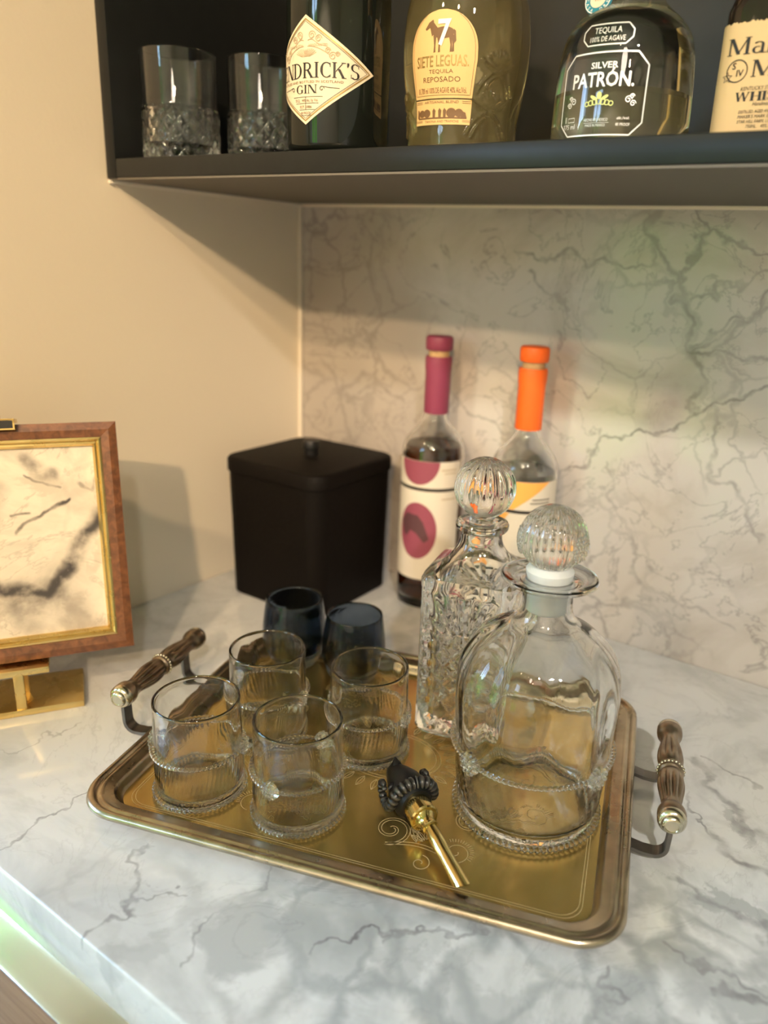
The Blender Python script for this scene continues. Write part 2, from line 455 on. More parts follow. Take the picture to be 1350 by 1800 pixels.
def aged_metal(name, c1, c2, rough, sc=25, stretch=(1, 1, 1), rough2=None, metal=1.0):
    m, N, L, b = nt(name)
    tc = N.new('ShaderNodeTexCoord'); mp = N.new('ShaderNodeMapping'); mp.inputs['Scale'].default_value = stretch
    nz = N.new('ShaderNodeTexNoise'); nz.inputs['Scale'].default_value = sc; nz.inputs['Detail'].default_value = 6
    L.new(tc.outputs['Object'], mp.inputs['Vector']); L.new(mp.outputs['Vector'], nz.inputs['Vector'])
    cr = N.new('ShaderNodeValToRGB'); cr.color_ramp.elements[0].position = 0.35; cr.color_ramp.elements[1].position = 0.68
    cr.color_ramp.elements[0].color = (*c1, 1); cr.color_ramp.elements[1].color = (*c2, 1)
    L.new(nz.outputs['Fac'], cr.inputs['Fac']); L.new(cr.outputs['Color'], b.inputs['Base Color'])
    mr = N.new('ShaderNodeMapRange'); mr.inputs['To Min'].default_value = rough; mr.inputs['To Max'].default_value = rough2 or rough * 1.5
    L.new(nz.outputs['Fac'], mr.inputs['Value']); L.new(mr.outputs['Result'], b.inputs['Roughness'])
    b.inputs['Metallic'].default_value = metal
    return m
M['brass_floor'] = aged_metal('worn_brass_plate', (0.48, 0.345, 0.11), (0.58, 0.42, 0.155), 0.15, 14, rough2=0.30, metal=0.88)
M['rim'] = aged_metal('tarnished_silver_rim', (0.33, 0.27, 0.19), (0.58, 0.49, 0.36), 0.22, 30, rough2=0.34)
M['engrave'] = aged_metal('engraved_lines', (0.60, 0.47, 0.24), (0.70, 0.56, 0.32), 0.5, 60, metal=0.35)
M['grip'] = aged_metal('tarnished_grip', (0.24, 0.18, 0.13), (0.44, 0.36, 0.27), 0.28, 60, rough2=0.42)
M['bracket'] = aged_metal('dark_steel_bracket', (0.16, 0.15, 0.14), (0.24, 0.22, 0.20), 0.32, 60)
M['cap'] = aged_metal('polished_end_cap', (0.60, 0.55, 0.42), (0.70, 0.65, 0.52), 0.14, 40)
M['gold'] = aged_metal('satin_gold', (0.72, 0.52, 0.20), (0.80, 0.62, 0.28), 0.22, 40)
M['brass'] = aged_metal('polished_brass', (0.66, 0.52, 0.20), (0.74, 0.60, 0.27), 0.10, 40, rough2=0.14)
M['framewood'] = wood('walnut_frame', (0.085, 0.030, 0.010), (0.19, 0.072, 0.026), (40, 40, 40), 0.35)
M['cream'] = pmat('cream_label_paper', (0.66, 0.57, 0.42), 0.6, bump=(300, 0.05, 0.001))
M['paper'] = pmat('off_white_label_paper', (0.62, 0.555, 0.455), 0.6, bump=(300, 0.05, 0.001))
M['orangepaper'] = pmat('amber_label_paper', (0.70, 0.45, 0.19), 0.6, bump=(300, 0.05, 0.001))
M['kraft'] = pmat('kraft_label_paper', (0.66, 0.45, 0.22), 0.65, bump=(250, 0.08, 0.001))
M['ink'] = pmat('black_ink', (0.015, 0.012, 0.010), 0.55, bump=(300, 0.02, 0.001))
M['brownink'] = pmat('brown_ink', (0.16, 0.085, 0.035), 0.55, bump=(300, 0.02, 0.001))
M['goldink'] = pmat('gold_ink', (0.36, 0.24, 0.08), 0.4, 0.4, bump=(300, 0.02, 0.001))
M['tanink'] = pmat('tan_ink', (0.42, 0.32, 0.20), 0.6, bump=(300, 0.02, 0.001))
M['whiteink'] = pmat('white_ink', (0.85, 0.83, 0.76), 0.5, bump=(300, 0.02, 0.001))
M['silverink'] = pmat('etched_silver_ink', (0.72, 0.74, 0.74), 0.35, 0.3, bump=(300, 0.02, 0.001))
M['greenink'] = pmat('green_gold_ink', (0.55, 0.62, 0.22), 0.4, bump=(300, 0.02, 0.001))
M['teal'] = pmat('teal_enamel', (0.02, 0.20, 0.28), 0.35, bump=(300, 0.02, 0.001))
M['purple'] = pmat('purple_capsule', (0.22, 0.035, 0.075), 0.5, noise=(40, (0.25, 0.04, 0.085), 0.3), bump=(300, 0.05, 0.001))
M['purpleink'] = pmat('purple_print', (0.25, 0.055, 0.085), 0.6, bump=(300, 0.02, 0.001))
M['darkprint'] = pmat('dark_print', (0.09, 0.035, 0.04), 0.6, bump=(300, 0.02, 0.001))
M['orange'] = pmat('orange_capsule', (0.86, 0.13, 0.012), 0.5, noise=(40, (0.90, 0.15, 0.015), 0.3), bump=(300, 0.05, 0.001))
M['orangeink'] = pmat('orange_print', (0.85, 0.38, 0.08), 0.6, bump=(300, 0.02, 0.001))
M['cork'] = pmat('tan_stopper', (0.55, 0.36, 0.18), 0.7, noise=(200, (0.42, 0.27, 0.12), 0.2))
M['whiskey'] = pmat('amber_liquor', (0.34, 0.075, 0.012), 0.0, 0.0, 1.0, 1.36)
M['clearliquid'] = pmat('clear_spirit', (0.96, 0.96, 0.94), 0.0, 0.0, 1.0, 1.33)
M['goldliquid'] = pmat('golden_glass_and_liquor', (0.90, 0.76, 0.38), 0.0, 0.0, 0.95, 1.42)
M['paleliquid'] = pmat('pale_spirit', (0.93, 0.88, 0.68), 0.0, 0.0, 0.86, 1.34)
M['darkglass'] = pmat('dark_green_black_glass', (0.010, 0.012, 0.009), 0.05, 0.0, 0.25, 1.5)
M['brownglass'] = pmat('dark_brown_glass', (0.02, 0.012, 0.008), 0.05, 0.0, 0.3, 1.5)
M['grass'] = pmat('lawn_green', (0.12, 0.32, 0.02), 0.8, noise=(6, (0.20, 0.44, 0.04), 0.2))
M['leaf'] = pmat('hedge_green', (0.05, 0.13, 0.02), 0.7, noise=(9, (0.16, 0.28, 0.05), 0.2))
M['winframe'] = pmat('white_window_paint', (0.75, 0.74, 0.70), 0.45, bump=(150, 0.03, 0.001))

# ------------------------------------------------------------------ the room
def struct(o):
    o['kind'] = 'structure'; return o
struct(bbox_obj('wall_back', -1.6, 3.0, 0.0, 0.1, -0.9, 1.65, M['backsplash']))
struct(bbox_obj('wall_left', -0.12, 0.0, -0.66, 0.0, -0.9, 1.65, M['wall']))
g = G()
g.box(-1.6, -1.5, -3.5, -2.6, -0.9, 1.65).box(-1.6, -1.5, -0.9, 0.0, -0.9, 1.65)
g.box(-1.6, -1.5, -2.6, -0.9, -0.9, -0.85).box(-1.6, -1.5, -2.6, -0.9, 1.45, 1.65)
struct(g.obj('wall_far_left', M['wall']))
struct(bbox_obj('wall_right', 3.0, 3.1, -3.5, 0.1, -0.9, 1.65, M['wall']))
struct(bbox_obj('floor', -1.6, 3.1, -3.5, 0.1, -1.0, -0.9, M['floor']))
struct(bbox_obj('ceiling', -1.6, 3.1, -3.5, 0.1, 1.65, 1.75, M['ceiling']))
g = G()
g.box(-1.5, -0.95, -3.5, -3.4, -0.9, 1.65).box(-0.15, 3.0, -3.5, -3.4, -0.9, 1.65)
g.box(-0.95, -0.15, -3.5, -3.4, -0.9, -0.85).box(-0.95, -0.15, -3.5, -3.4, 1.5, 1.65)
struct(g.obj('wall_front', M['wall']))
g = G()
for x in (-0.95, -0.58, -0.21):
    g.box(x, x + 0.06, -3.47, -3.42, -0.85, 1.5)
for z in (-0.85, 1.45):
    g.box(-0.95, -0.15, -3.465, -3.425, z, z + 0.05)
struct(g.obj('window_1', M['winframe']))
g = G()
for y in (-2.6, -1.78, -0.96):
    g.box(-1.57, -1.52, y, y + 0.06, -0.85, 1.45)
for z in (-0.85, 1.40):
    g.box(-1.565, -1.525, -2.6, -0.9, z, z + 0.05)
struct(g.obj('door_1', M['winframe']))
struct(bbox_obj('lawn', -16, 8, -16, -3.5, -1.1, -1.0, M['grass']))
struct(bbox_obj('lawn', -16, -1.6, -3.5, 8, -1.1, -1.0, M['grass']))
def hedge():
    g = G(); rnd = random.Random(3)
    for i in range(40):
        if i < 24: x, y = -8 + i * 0.6, -8.4 - rnd.random() * 0.8
        else: x, y = -6.5 - rnd.random() * 0.8, -8 + (i - 24) * 0.6
        r = 0.65 + rnd.random() * 0.3; k = rnd.uniform(1.6, 2.5) if i < 24 else rnd.uniform(1.0, 1.5)
        V, F = sphere((x, y, -1.0 + r * k * 0.8), r, 14, 9, 1, 1, k)
        V = [(a + rnd.uniform(-.07, .07), b + rnd.uniform(-.07, .07), c + rnd.uniform(-.07, .07)) for a, b, c in V]
        g.add(V, F)
    o = g.obj('hedge', M['leaf'], smooth=True); o['kind'] = 'structure'
hedge()
# caulked joints
struct(bbox_obj('trim_1', 0.0005, 0.0055, -0.0055, -0.0005, 0.001, 0.478, M['caulk'], bev=0.0015))
struct(bbox_obj('trim_2', 0.0005, 0.0045, -0.289, -0.006, 0.4745, 0.4785, M['caulk'], bev=0.001))
struct(bbox_obj('trim_3', 0.006, 2.6, -0.0045, -0.0005, 0.4745, 0.4785, M['caulk'], bev=0.001))

# ------------------------------------------------------------------ counter, base cabinet, wall cabinet
o = bbox_obj('countertop', 0.001, 2.6, -0.612, -0.001, -0.042, 0.0, M['counter'], bev=0.0022, seg=3)
o['label'] = 'polished white marble countertop with grey veins and pale front edge'; o['category'] = 'countertop'

t = thing('base_cabinet', 'brown cabinet under the marble countertop with a bright metal rail', 'cabinet', (0, 0, -0.9))
bbox_obj('body', 0.001, 2.6, -0.600, -0.002, 0.08, 0.857, M['basewood'], t)
bbox_obj('plinth', 0.02, 2.58, -0.54, -0.02, 0.0, 0.08, M['blackmetal'], t)
for i in range(4):
    bbox_obj('drawer_front', 0.004 + i * 0.65, 0.646 + i * 0.65, -0.6145, -0.6005, 0.47, 0.818, M['basewood'], t, bev=0.002)
for i in range(4):
    bbox_obj('door', 0.004 + i * 0.65, 0.646 + i * 0.65, -0.6145, -0.6005, 0.09, 0.462, M['basewood'], t, bev=0.002)
prof = [(-0.6005, 0.857), (-0.6075, 0.8570), (-0.6098, 0.8548), (-0.6125, 0.8515), (-0.6155, 0.8472), (-0.6187, 0.8426), (-0.6219, 0.8376), (-0.6248, 0.8322), (-0.6262, 0.8310), (-0.6262, 0.8292), (-0.6220, 0.8284), (-0.6005, 0.8284)]
V, F = loft([[(x, y, z) for (y, z) in prof] for x in (0.002, 2.598)])
mesh('metal_rail', V, F, M['railmetal'], t, True, 35)['label'] = 'polished rounded metal rail below the stone edge'

t = thing('wall_cabinet', 'open charcoal painted wall cabinet holding glasses and liquor bottles', 'cabinet', (0, 0, 0.479))
CW = 2.6
bbox_obj('side_panel', 0.0012, 0.0165, -0.290, -0.001, 0.0, 0.55, M['cabinet'], t, bev=0.0008)
bbox_obj('side_panel', CW - 0.016, CW, -0.290, -0.001, 0.0, 0.55, M['cabinet'], t, bev=0.0008)
bbox_obj('shelf_board', 0.0168, CW - 0.0165, -0.290, -0.001, 0.0008, 0.0185, M['cabinet'], t, bev=0.0012)['label'] = 'charcoal bottom shelf with a worn satin front edge'
bbox_obj('underside_panel', 0.002, CW - 0.001, -0.2885, -0.001, -0.0012, 0.0006, M['underside'], t)['label'] = 'taupe underside of the cabinet'
bbox_obj('back_panel', 0.0168, CW - 0.0165, -0.012, -0.001, 0.0187, 0.55, M['cabinet'], t)
bbox_obj('top_panel', 0.0012, CW, -0.290, -0.001, 0.5502, 0.566, M['cabinet'], t)
SHELF = 0.4977

# ------------------------------------------------------------------ text and print helpers
def text2d(s, h, width=None, bold=0.0, align='CENTER', spacing=1.0, shear=0.0):
    """flat lettering: cap height h, optional total width; returns V(2d),F"""
    cu = bpy.data.curves.new('text', 'FONT'); cu.body = s; cu.align_x = align
    cu.size = 1.0; cu.resolution_u = 2; cu.offset = bold; cu.space_character = spacing; cu.shear = shear
    o = bpy.data.objects.new('text', cu); COL.objects.link(o)
    dg = bpy.context.evaluated_depsgraph_get(); dg.update()
    me = bpy.data.meshes.new_from_object(o.evaluated_get(dg))
    V = [(v.co.x, v.co.y) for v in me.vertices]; F = [tuple(p.vertices) for p in me.polygons]
    bpy.data.objects.remove(o); bpy.data.curves.remove(cu); bpy.data.meshes.remove(me)
    if not V: return [], []
    sc = h / 0.72
    x0 = min(v[0] for v in V); x1 = max(v[0] for v in V)
    sx = sc if width is None else width / max(x1 - x0, 1e-6)
    return [(x * sx, y * sc) for x, y in V], F

def serif2d(s, h, width=None, stem=0.13, thin=0.05):
    """upright serif capitals drawn from stems, hairlines, bowls and slab serifs."""
    V = []; F = []
    def poly(p):
        b = len(V); V.extend(p); F.append(tuple(range(b, b + len(p))))
    def rect(x0, x1, y0, y1): poly([(x0, y0), (x1, y0), (x1, y1), (x0, y1)])
    def stemv(x, w=stem, y0=0, y1=1, s0=True, s1=True):
        rect(x, x + w, y0, y1)
        if s0: rect(x - 0.07, x + w + 0.07, y0, y0 + 0.045)
        if s1: rect(x - 0.07, x + w + 0.07, y1 - 0.045, y1)
    def diag(x0, y0, x1, y1, w): poly([(x0, y0), (x0 + w, y0), (x1 + w, y1), (x1, y1)])
    def arc(cx, cy, rx, ry, a0, a1, wt, n=14):
        """ring arc, thick where the stroke is vertical"""
        prev = None
        for i in range(n + 1):
            a = math.radians(a0 + (a1 - a0) * i / n)
            w = thin + (wt - thin) * abs(math.cos(a)) ** 1.5
            o = (cx + rx * math.cos(a), cy + ry * math.sin(a)); q = (cx + (rx - w) * math.cos(a), cy + (ry - min(w, 0.07)) * math.sin(a))
            if prev: poly([prev[0], o, q, prev[1]])
            prev = (o, q)
    x = 0.0
    for ch in s:
        def off(i0, dx):
            for i in range(i0, len(V)): V[i] = (V[i][0] + dx, V[i][1])
        i0 = len(V); w = 0.7
        if ch in 'HN':
            w = 0.82
            if ch == 'H': stemv(0.08); stemv(0.60); rect(0.1, 0.7, 0.48, 0.48 + thin)
            else: stemv(0.08, thin); stemv(0.68, thin); diag(0.08, 1, 0.56, 0, 0.17)
        elif ch == 'E': w = 0.66; stemv(0.08); rect(0.1, 0.58, 0, thin); rect(0.1, 0.56, 1 - thin, 1); rect(0.1, 0.46, .49, .49 + thin); rect(.54, .58, 0, .25); rect(.52, .56, .77, 1); rect(.43, .46, .38, .65)
        elif ch == 'D': w = 0.80; stemv(0.08); arc(0.24, 0.5, 0.48, 0.5, -90, 90, 0.15); rect(0.1, 0.26, 0, thin); rect(0.1, 0.26, 1 - thin, 1)
        elif ch == 'R': w = 0.78; stemv(0.08); arc(0.30, 0.745, 0.30, 0.255, -90, 90, 0.13); rect(.1, .32, 1 - thin, 1); rect(.1, .32, .49, .49 + thin); diag(0.58, 0, 0.30, 0.5, 0.16); rect(.54, .80, 0, .045)
        elif ch == 'I': w = 0.36; stemv(0.11)
        elif ch == 'C': w = 0.74; arc(0.42, 0.5, 0.37, 0.5, 50, 310, 0.15, 20); rect(.62, .66, .68, .95); rect(.62, .66, .05, .22)
        elif ch == 'G': w = 0.80; arc(0.42, 0.5, 0.37, 0.5, 50, 320, 0.15, 20); rect(.62, .66, .68, .95); stemv(.58, stem, 0.08, .44, False, True)
        elif ch == 'K': w = 0.82; stemv(0.08); diag(0.20, 0.42, 0.62, 1, thin * 1.2); diag(0.60, 0, 0.32, 0.58, 0.16); rect(.56, .84, 0, .045); rect(.54, .80, .955, 1)
        elif ch == "'": w = 0.22; poly([(.06, .72), (.10, .70), (.18, .88), (.17, 1), (.05, 1), (.05, .88)])
        elif ch == 'S': w = 0.62; arc(0.31, 0.745, 0.25, 0.255, 40, 270, 0.13); arc(0.31, 0.26, 0.27, 0.26, -140, 90, 0.14); rect(.50, .54, .70, .95); rect(.06, .10, .05, .30)
        elif ch == 'M': w = 1.0; stemv(0.08, thin * 1.3); stemv(0.78, stem); diag(0.42, 0.05, 0.08, 1, 0.15); diag(0.44, 0.05, 0.82, 1, thin * 1.2)
        elif ch == 'W': w = 1.05; diag(0.20, 0, 0.02, 1, 0.15); diag(0.20, 0, 0.48, 1, 0.07); diag(0.64, 0, 0.44, 1, 0.15); diag(0.64, 0, 0.92, 1, 0.07); rect(-.02, .26, .955, 1); rect(.80, 1.04, .955, 1)
        elif ch == 'Y': w = 0.8; stemv(.33, stem, 0, .45, True, False); diag(0.36, 0.42, 0.04, 1, 0.15); diag(0.38, 0.42, 0.68, 1, 0.06); rect(0, .28, .955, 1); rect(.58, .82, .955, 1)
        elif ch == 'a': w = 0.60; arc(0.26, 0.20, 0.21, 0.21, 60, 330, 0.12); rect(.40, .52, 0, .52); arc(0.30, 0.50, 0.22, 0.18, 0, 150, 0.11); rect(.40, .60, 0, .045)
        elif ch == 'k': w = 0.66; stemv(.08, .12, 0, 1); diag(.2, .25, .46, .64, .05); diag(.46, 0, .24, .38, .14); rect(.42, .66, 0, .045); rect(.40, .60, .60, .64)
        elif ch == 'e': w = 0.58; arc(0.29, 0.33, 0.24, 0.33, 0, 320, 0.12); rect(.08, .52, .33, .38)
        elif ch == 'r': w = 0.48; stemv(.08, .12, 0, .66); arc(.30, .48, .16, .18, 20, 170, .10)
        elif ch == 's': w = 0.46; arc(0.23, 0.49, 0.17, 0.17, 30, 270, 0.09); arc(0.23, 0.18, 0.19, 0.18, -150, 90, 0.10)
        elif ch == ' ': w = 0.4
        off(i0, x); x += w
    sx = h if width is None else width / x
    return [((a - x / 2) * sx, b * h) for a, b in V], F

def subdivide2d(V, F, maxlen):
    """split long flat pieces so that they can follow a curved surface"""
    bm = bmesh.new()
    vs_ = [bm.verts.new((v[0], v[1], 0)) for v in V]
    for f in F:
        try: bm.faces.new([vs_[i] for i in f])
        except ValueError: pass
    for _ in range(6):
        es = [e for e in bm.edges if abs(e.verts[0].co.x - e.verts[1].co.x) > maxlen]
        if not es: break
        bmesh.ops.subdivide_edges(bm, edges=es, cuts=1)
        bmesh.ops.triangulate(bm, faces=[f for f in bm.faces if len(f.verts) > 4])
    bm.verts.index_update()
    V2 = [(v.co.x, v.co.y) for v in bm.verts]; F2 = [tuple(v.index for v in f.verts) for f in bm.faces]
    bm.free(); return V2, F2

class Cyl:
    """maps label coordinates (u right, v up) to a wall of revolution; rfun(z) gives its radius."""
    def __init__(s, rfun, phi, z0, ku=1.0, kv=1.0): s.r = rfun; s.phi = phi; s.z0 = z0; s.ku = ku; s.kv = kv
    def __call__(s, u, v, lift):
        z = s.z0 + v * s.kv; r = s.r(z); a = s.phi + u * s.ku / r
        return ((r + lift) * math.cos(a), (r + lift) * math.sin(a), z)

class Sq:
    """superellipse wall, front towards -y"""
    def __init__(s, half, n, z0, rz=0.0): s.h = half; s.n = n; s.z0 = z0
    def __call__(s, u, v, lift):
        h = s.h
        x = max(-h * .995, min(h * .995, u))
        y = -h * (1 - (abs(x) / h) ** s.n) ** (1 / s.n)
        k = 1 + lift / h
        return (x * k, y * k, s.z0 + v)

class Flat:
    """a plane given by origin and two axes"""
    def __init__(s, o, ex, ey): s.o = Vector(o); s.x = Vector(ex); s.y = Vector(ey); s.nrm = s.x.cross(s.y)
    def __call__(s, u, v, lift): return tuple(s.o + s.x * u + s.y * v + s.nrm * lift)

class Print:
    """collects flat shapes of one ink on one wall, then makes one mesh part"""
    def __init__(s, wall, lift, maxlen=0.006): s.w = wall; s.l = lift; s.m = maxlen; s.g = G()
    def put(s, V, F, x=0, y=0):
        V = [(a + x, b + y) for a, b in V]
        V, F = subdivide2d(V, F, s.m)
        s.g.add([s.w(a, b, s.l) for a, b in V], F); return s
    def text(s, st, h, x=0, y=0, width=None, bold=0.0, spacing=1.0, align='CENTER', shear=0.0):
        V, F = text2d(st, h, width, bold, align, spacing, shear); return s.put(V, F, x, y)
    def serif(s, st, h, x=0, y=0, width=None, **k):
        V, F = serif2d(st, h, width, **k); return s.put(V, F, x, y)
    def rect(s, x0, x1, y0, y1): return s.put([(x0, y0), (x1, y0), (x1, y1), (x0, y1)], [(0, 1, 2, 3)])
    def poly(s, P): return s.put(P, [tuple(range(len(P)))])
    def line(s, P, w, closed=False):
        n = len(P); Q = [Vector(p) for p in P]
        L = []
        for i in range(n):
            a = Q[(i - 1) % n] if (closed or i > 0) else Q[i]; b = Q[(i + 1) % n] if (closed or i < n - 1) else Q[i]
            t = (b - a); t = t / max(t.length, 1e-9); nn = Vector((-t.y, t.x))
            L.append((Q[i] + nn * w / 2, Q[i] - nn * w / 2))
        V = [tuple(p) for pr in L for p in pr]; F = []
        for i in range(n if closed else n - 1):
            j = (i + 1) % n; F.append((2 * i, 2 * i + 1, 2 * j + 1, 2 * j))
        return s.put(V, F)
    def disc(s, cx, cy, rx, ry=None, n=28):
        ry = ry or rx
        P = [(cx + rx * math.cos(2 * PI * i / n), cy + ry * math.sin(2 * PI * i / n)) for i in range(n)]
        V = [(cx, cy)] + P; F = [(0, 1 + i, 1 + (i + 1) % n) for i in range(n)]
        return s.put(V, F)
    def ring(s, cx, cy, r, w, n=32):
        return s.line([(cx + r * math.cos(2 * PI * i / n), cy + r * math.sin(2 * PI * i / n)) for i in range(n)], w, True)
    def make(s, name, mat, parent, label=None, kind=None):
        me = bpy.data.meshes.new(name); me.from_pydata(s.g.V, [], s.g.F); me.update()
        o = link(name, me, mat, parent)
        if label: o['label'] = label
        if kind: o['kind'] = kind
        return o

def grid_patch(wall, lift, inside, u0, u1, v0, v1, nu, nv, thick=0.00025):
    """label sheet: rows between inside(v)->(ua,ub)"""
    V = []; F = []
    for j in range(nv + 1):
        v = v0 + (v1 - v0) * j / nv
        a, b = inside(v)
        for i in range(nu + 1):
            V.append(wall(a + (b - a) * i / nu, v, lift))
    for j in range(nv):
        for i in range(nu):
            k = j * (nu + 1) + i
            F.append((k, k + 1, k + nu + 2, k + nu + 1))
    return V, F

def sheet(name, wall, lift, inside, v0, v1, nu, nv, mat, parent, label=None):
    V, F = grid_patch(wall, lift, inside, 0, 0, v0, v1, nu, nv)
    me = bpy.data.meshes.new(name); me.from_pydata(V, [], F); me.update()
    me.polygons.foreach_set('use_smooth', [True] * len(me.polygons))
    o = link(name, me, mat, parent)
    if label: o['label'] = label
    return o

# ------------------------------------------------------------------ serving tray
TA = math.radians(17.5)
E1 = Vector((math.cos(TA), math.sin(TA), 0)); E2 = Vector((-math.sin(TA), math.cos(TA), 0))
U0, U1, V0, V1 = 0.094, 0.503, -0.615, -0.300
TC = E1 * ((U0 + U1) / 2) + E2 * ((V0 + V1) / 2)
HX, HY = (U1 - U0) / 2, (V1 - V0) / 2
tray = thing('serving_tray', 'rectangular brass serving tray with tarnished rim, engraved scrolls and two turned handles', 'tray', (TC.x, TC.y, 0), TA)
TZ = 0.005
REST = TZ + 0.00035
def ringz(d, z): return rrect(HX - d, HY - d, 0.036 - d * 0.62, 10, z)
prof = [(0.0295, 0.0012), (0.0275, 0.0030), (0.0235, 0.0100), (0.0055, 0.0125), (0.0030, 0.0112), (0.0008, 0.0118), (0.0, 0.0135), (0.0006, 0.0156), (0.0022, 0.0172), (0.0042, 0.0172), (0.0056, 0.0160),
        (0.0064, 0.0150), (0.0074, 0.0150), (0.0082, 0.0158), (0.0095, 0.0160), (0.0108, 0.0154), (0.0125, 0.0150), (0.0205, 0.0143), (0.0225, 0.0136), (0.0245, 0.0110), (0.0262, 0.0074), (0.0280, 0.0056), (0.0295, 0.0050)]
prof = [(d if d <= 0.0108 else 0.0108 + (d - 0.0108) * 0.62, z) for d, z in prof]
V, F = loft([ringz(d, z) for d, z in prof], False, False)
mesh('rim', V, F, M['rim'], tray, True, 50)['label'] = 'tarnished silvery rolled rim of the tray'
V, F = loft([ringz(0.0225, 0.0012), ringz(0.0225, 0.0050)])
mesh('floor_plate', V, F, M['brass_floor'], tray, False)['label'] = 'flat worn brass floor of the tray'

def engraving():
    pr = Print(Flat((0, 0, TZ), (1, 0, 0), (0, 1, 0)), 0.00012, 0.02)
    W = 0.00048
    def spiral(cx, cy, r, a0, turns, d, n=34, w=W):
        return [(cx + r * (1 - 0.86 * i / n) * math.cos(a0 + d * 2 * PI * turns * i / n), cy + r * (1 - 0.86 * i / n) * math.sin(a0 + d * 2 * PI * turns * i / n)) for i in range(n + 1)]
    def leaf(cx, cy, a, l, w):
        up = []; dn = []
        for i in range(9):
            t = i / 8; h = w * math.sin(PI * t) * (1 - 0.3 * t)
            up.append((t * l, h)); dn.append((t * l, -h))
        c, s = math.cos(a), math.sin(a)
        T = lambda P: [(cx + x * c - y * s, cy + x * s + y * c) for x, y in P]
        return [T(up), T(dn), T([(0, 0), (l, 0)])]
    def motif():
        L = []
        # a scroll with acanthus leaves, running along +x, mirrored later
        L.append(spiral(0.000, 0.018, 0.017, -PI / 2, 1.6, 1))
        L.append(spiral(0.000, 0.018, 0.0145, -PI / 2, 1.4, 1))
        L.append([(0.000 + t * 0.05, 0.001 + 0.006 * math.sin(t * PI)) for t in [i / 14 for i in range(15)]])
        L.append([(0.000 + t * 0.05, 0.003 + 0.007 * math.sin(t * PI)) for t in [i / 14 for i in range(15)]])
        L.append(spiral(0.052, 0.011, 0.011, -PI / 2, 1.3, 1))
        L.append(spiral(0.030, -0.008, 0.008, PI / 2, 1.3, -1))
        for k in range(6):
            L += leaf(0.002 + 0.004 * k, 0.036 - 0.001 * k * k, 0.5 + 0.32 * k, 0.017, 0.0028)
        for k in range(7):
            a = PI * (0.05 + 0.14 * k)
            L += leaf(0.030 + 0.004 * math.cos(a), 0.012 + 0.004 * math.sin(a), a, 0.011, 0.0020)
        for k in range(16):
            a = -0.4 + k * 0.17
            r0, r1 = 0.0105, 0.0135
            L.append([(0.052 + r0 * math.cos(a), 0.011 + r0 * math.sin(a)), (0.052 + r1 * math.cos(a), 0.011 + r1 * math.sin(a))])
        return L
    base = motif()
    places = []
    for (px, py, ang) in ((0.030, -0.105, 0), (0.030, 0.072, 0), (0.095, -0.075, 0.6), (0.095, 0.02, -0.4)):
        places.append((px, py, ang))
    for (px, py, ang) in places:
        c, s = math.cos(ang), math.sin(ang)
        for mx in (1, -1):
            for P in base:
                pr.line([(mx * (px + x * c - y * s), py + x * s + y * c) for x, y in P], W)
    for rr in (0.030, 0.033):
        pr.line([(rr * 1.35 * math.cos(2 * PI * i / 60), rr * math.sin(2 * PI * i / 60)) for i in range(60)], W, True)
    for k in range(28):
        a = 2 * PI * k / 28
        for P in leaf(0.036 * 1.35 * math.cos(a), 0.036 * math.sin(a), a, 0.014, 0.003): pr.line(P, W)
    for d in (0.029, 0.031):
        pr.line([p[:2] for p in rrect(HX - d, HY - d, 0.015, 6)], W * 0.8, True)
    pr.make('engraving', M['engrave'], tray, 'fine engraved scrollwork on the brass floor', 'stuff')
engraving()

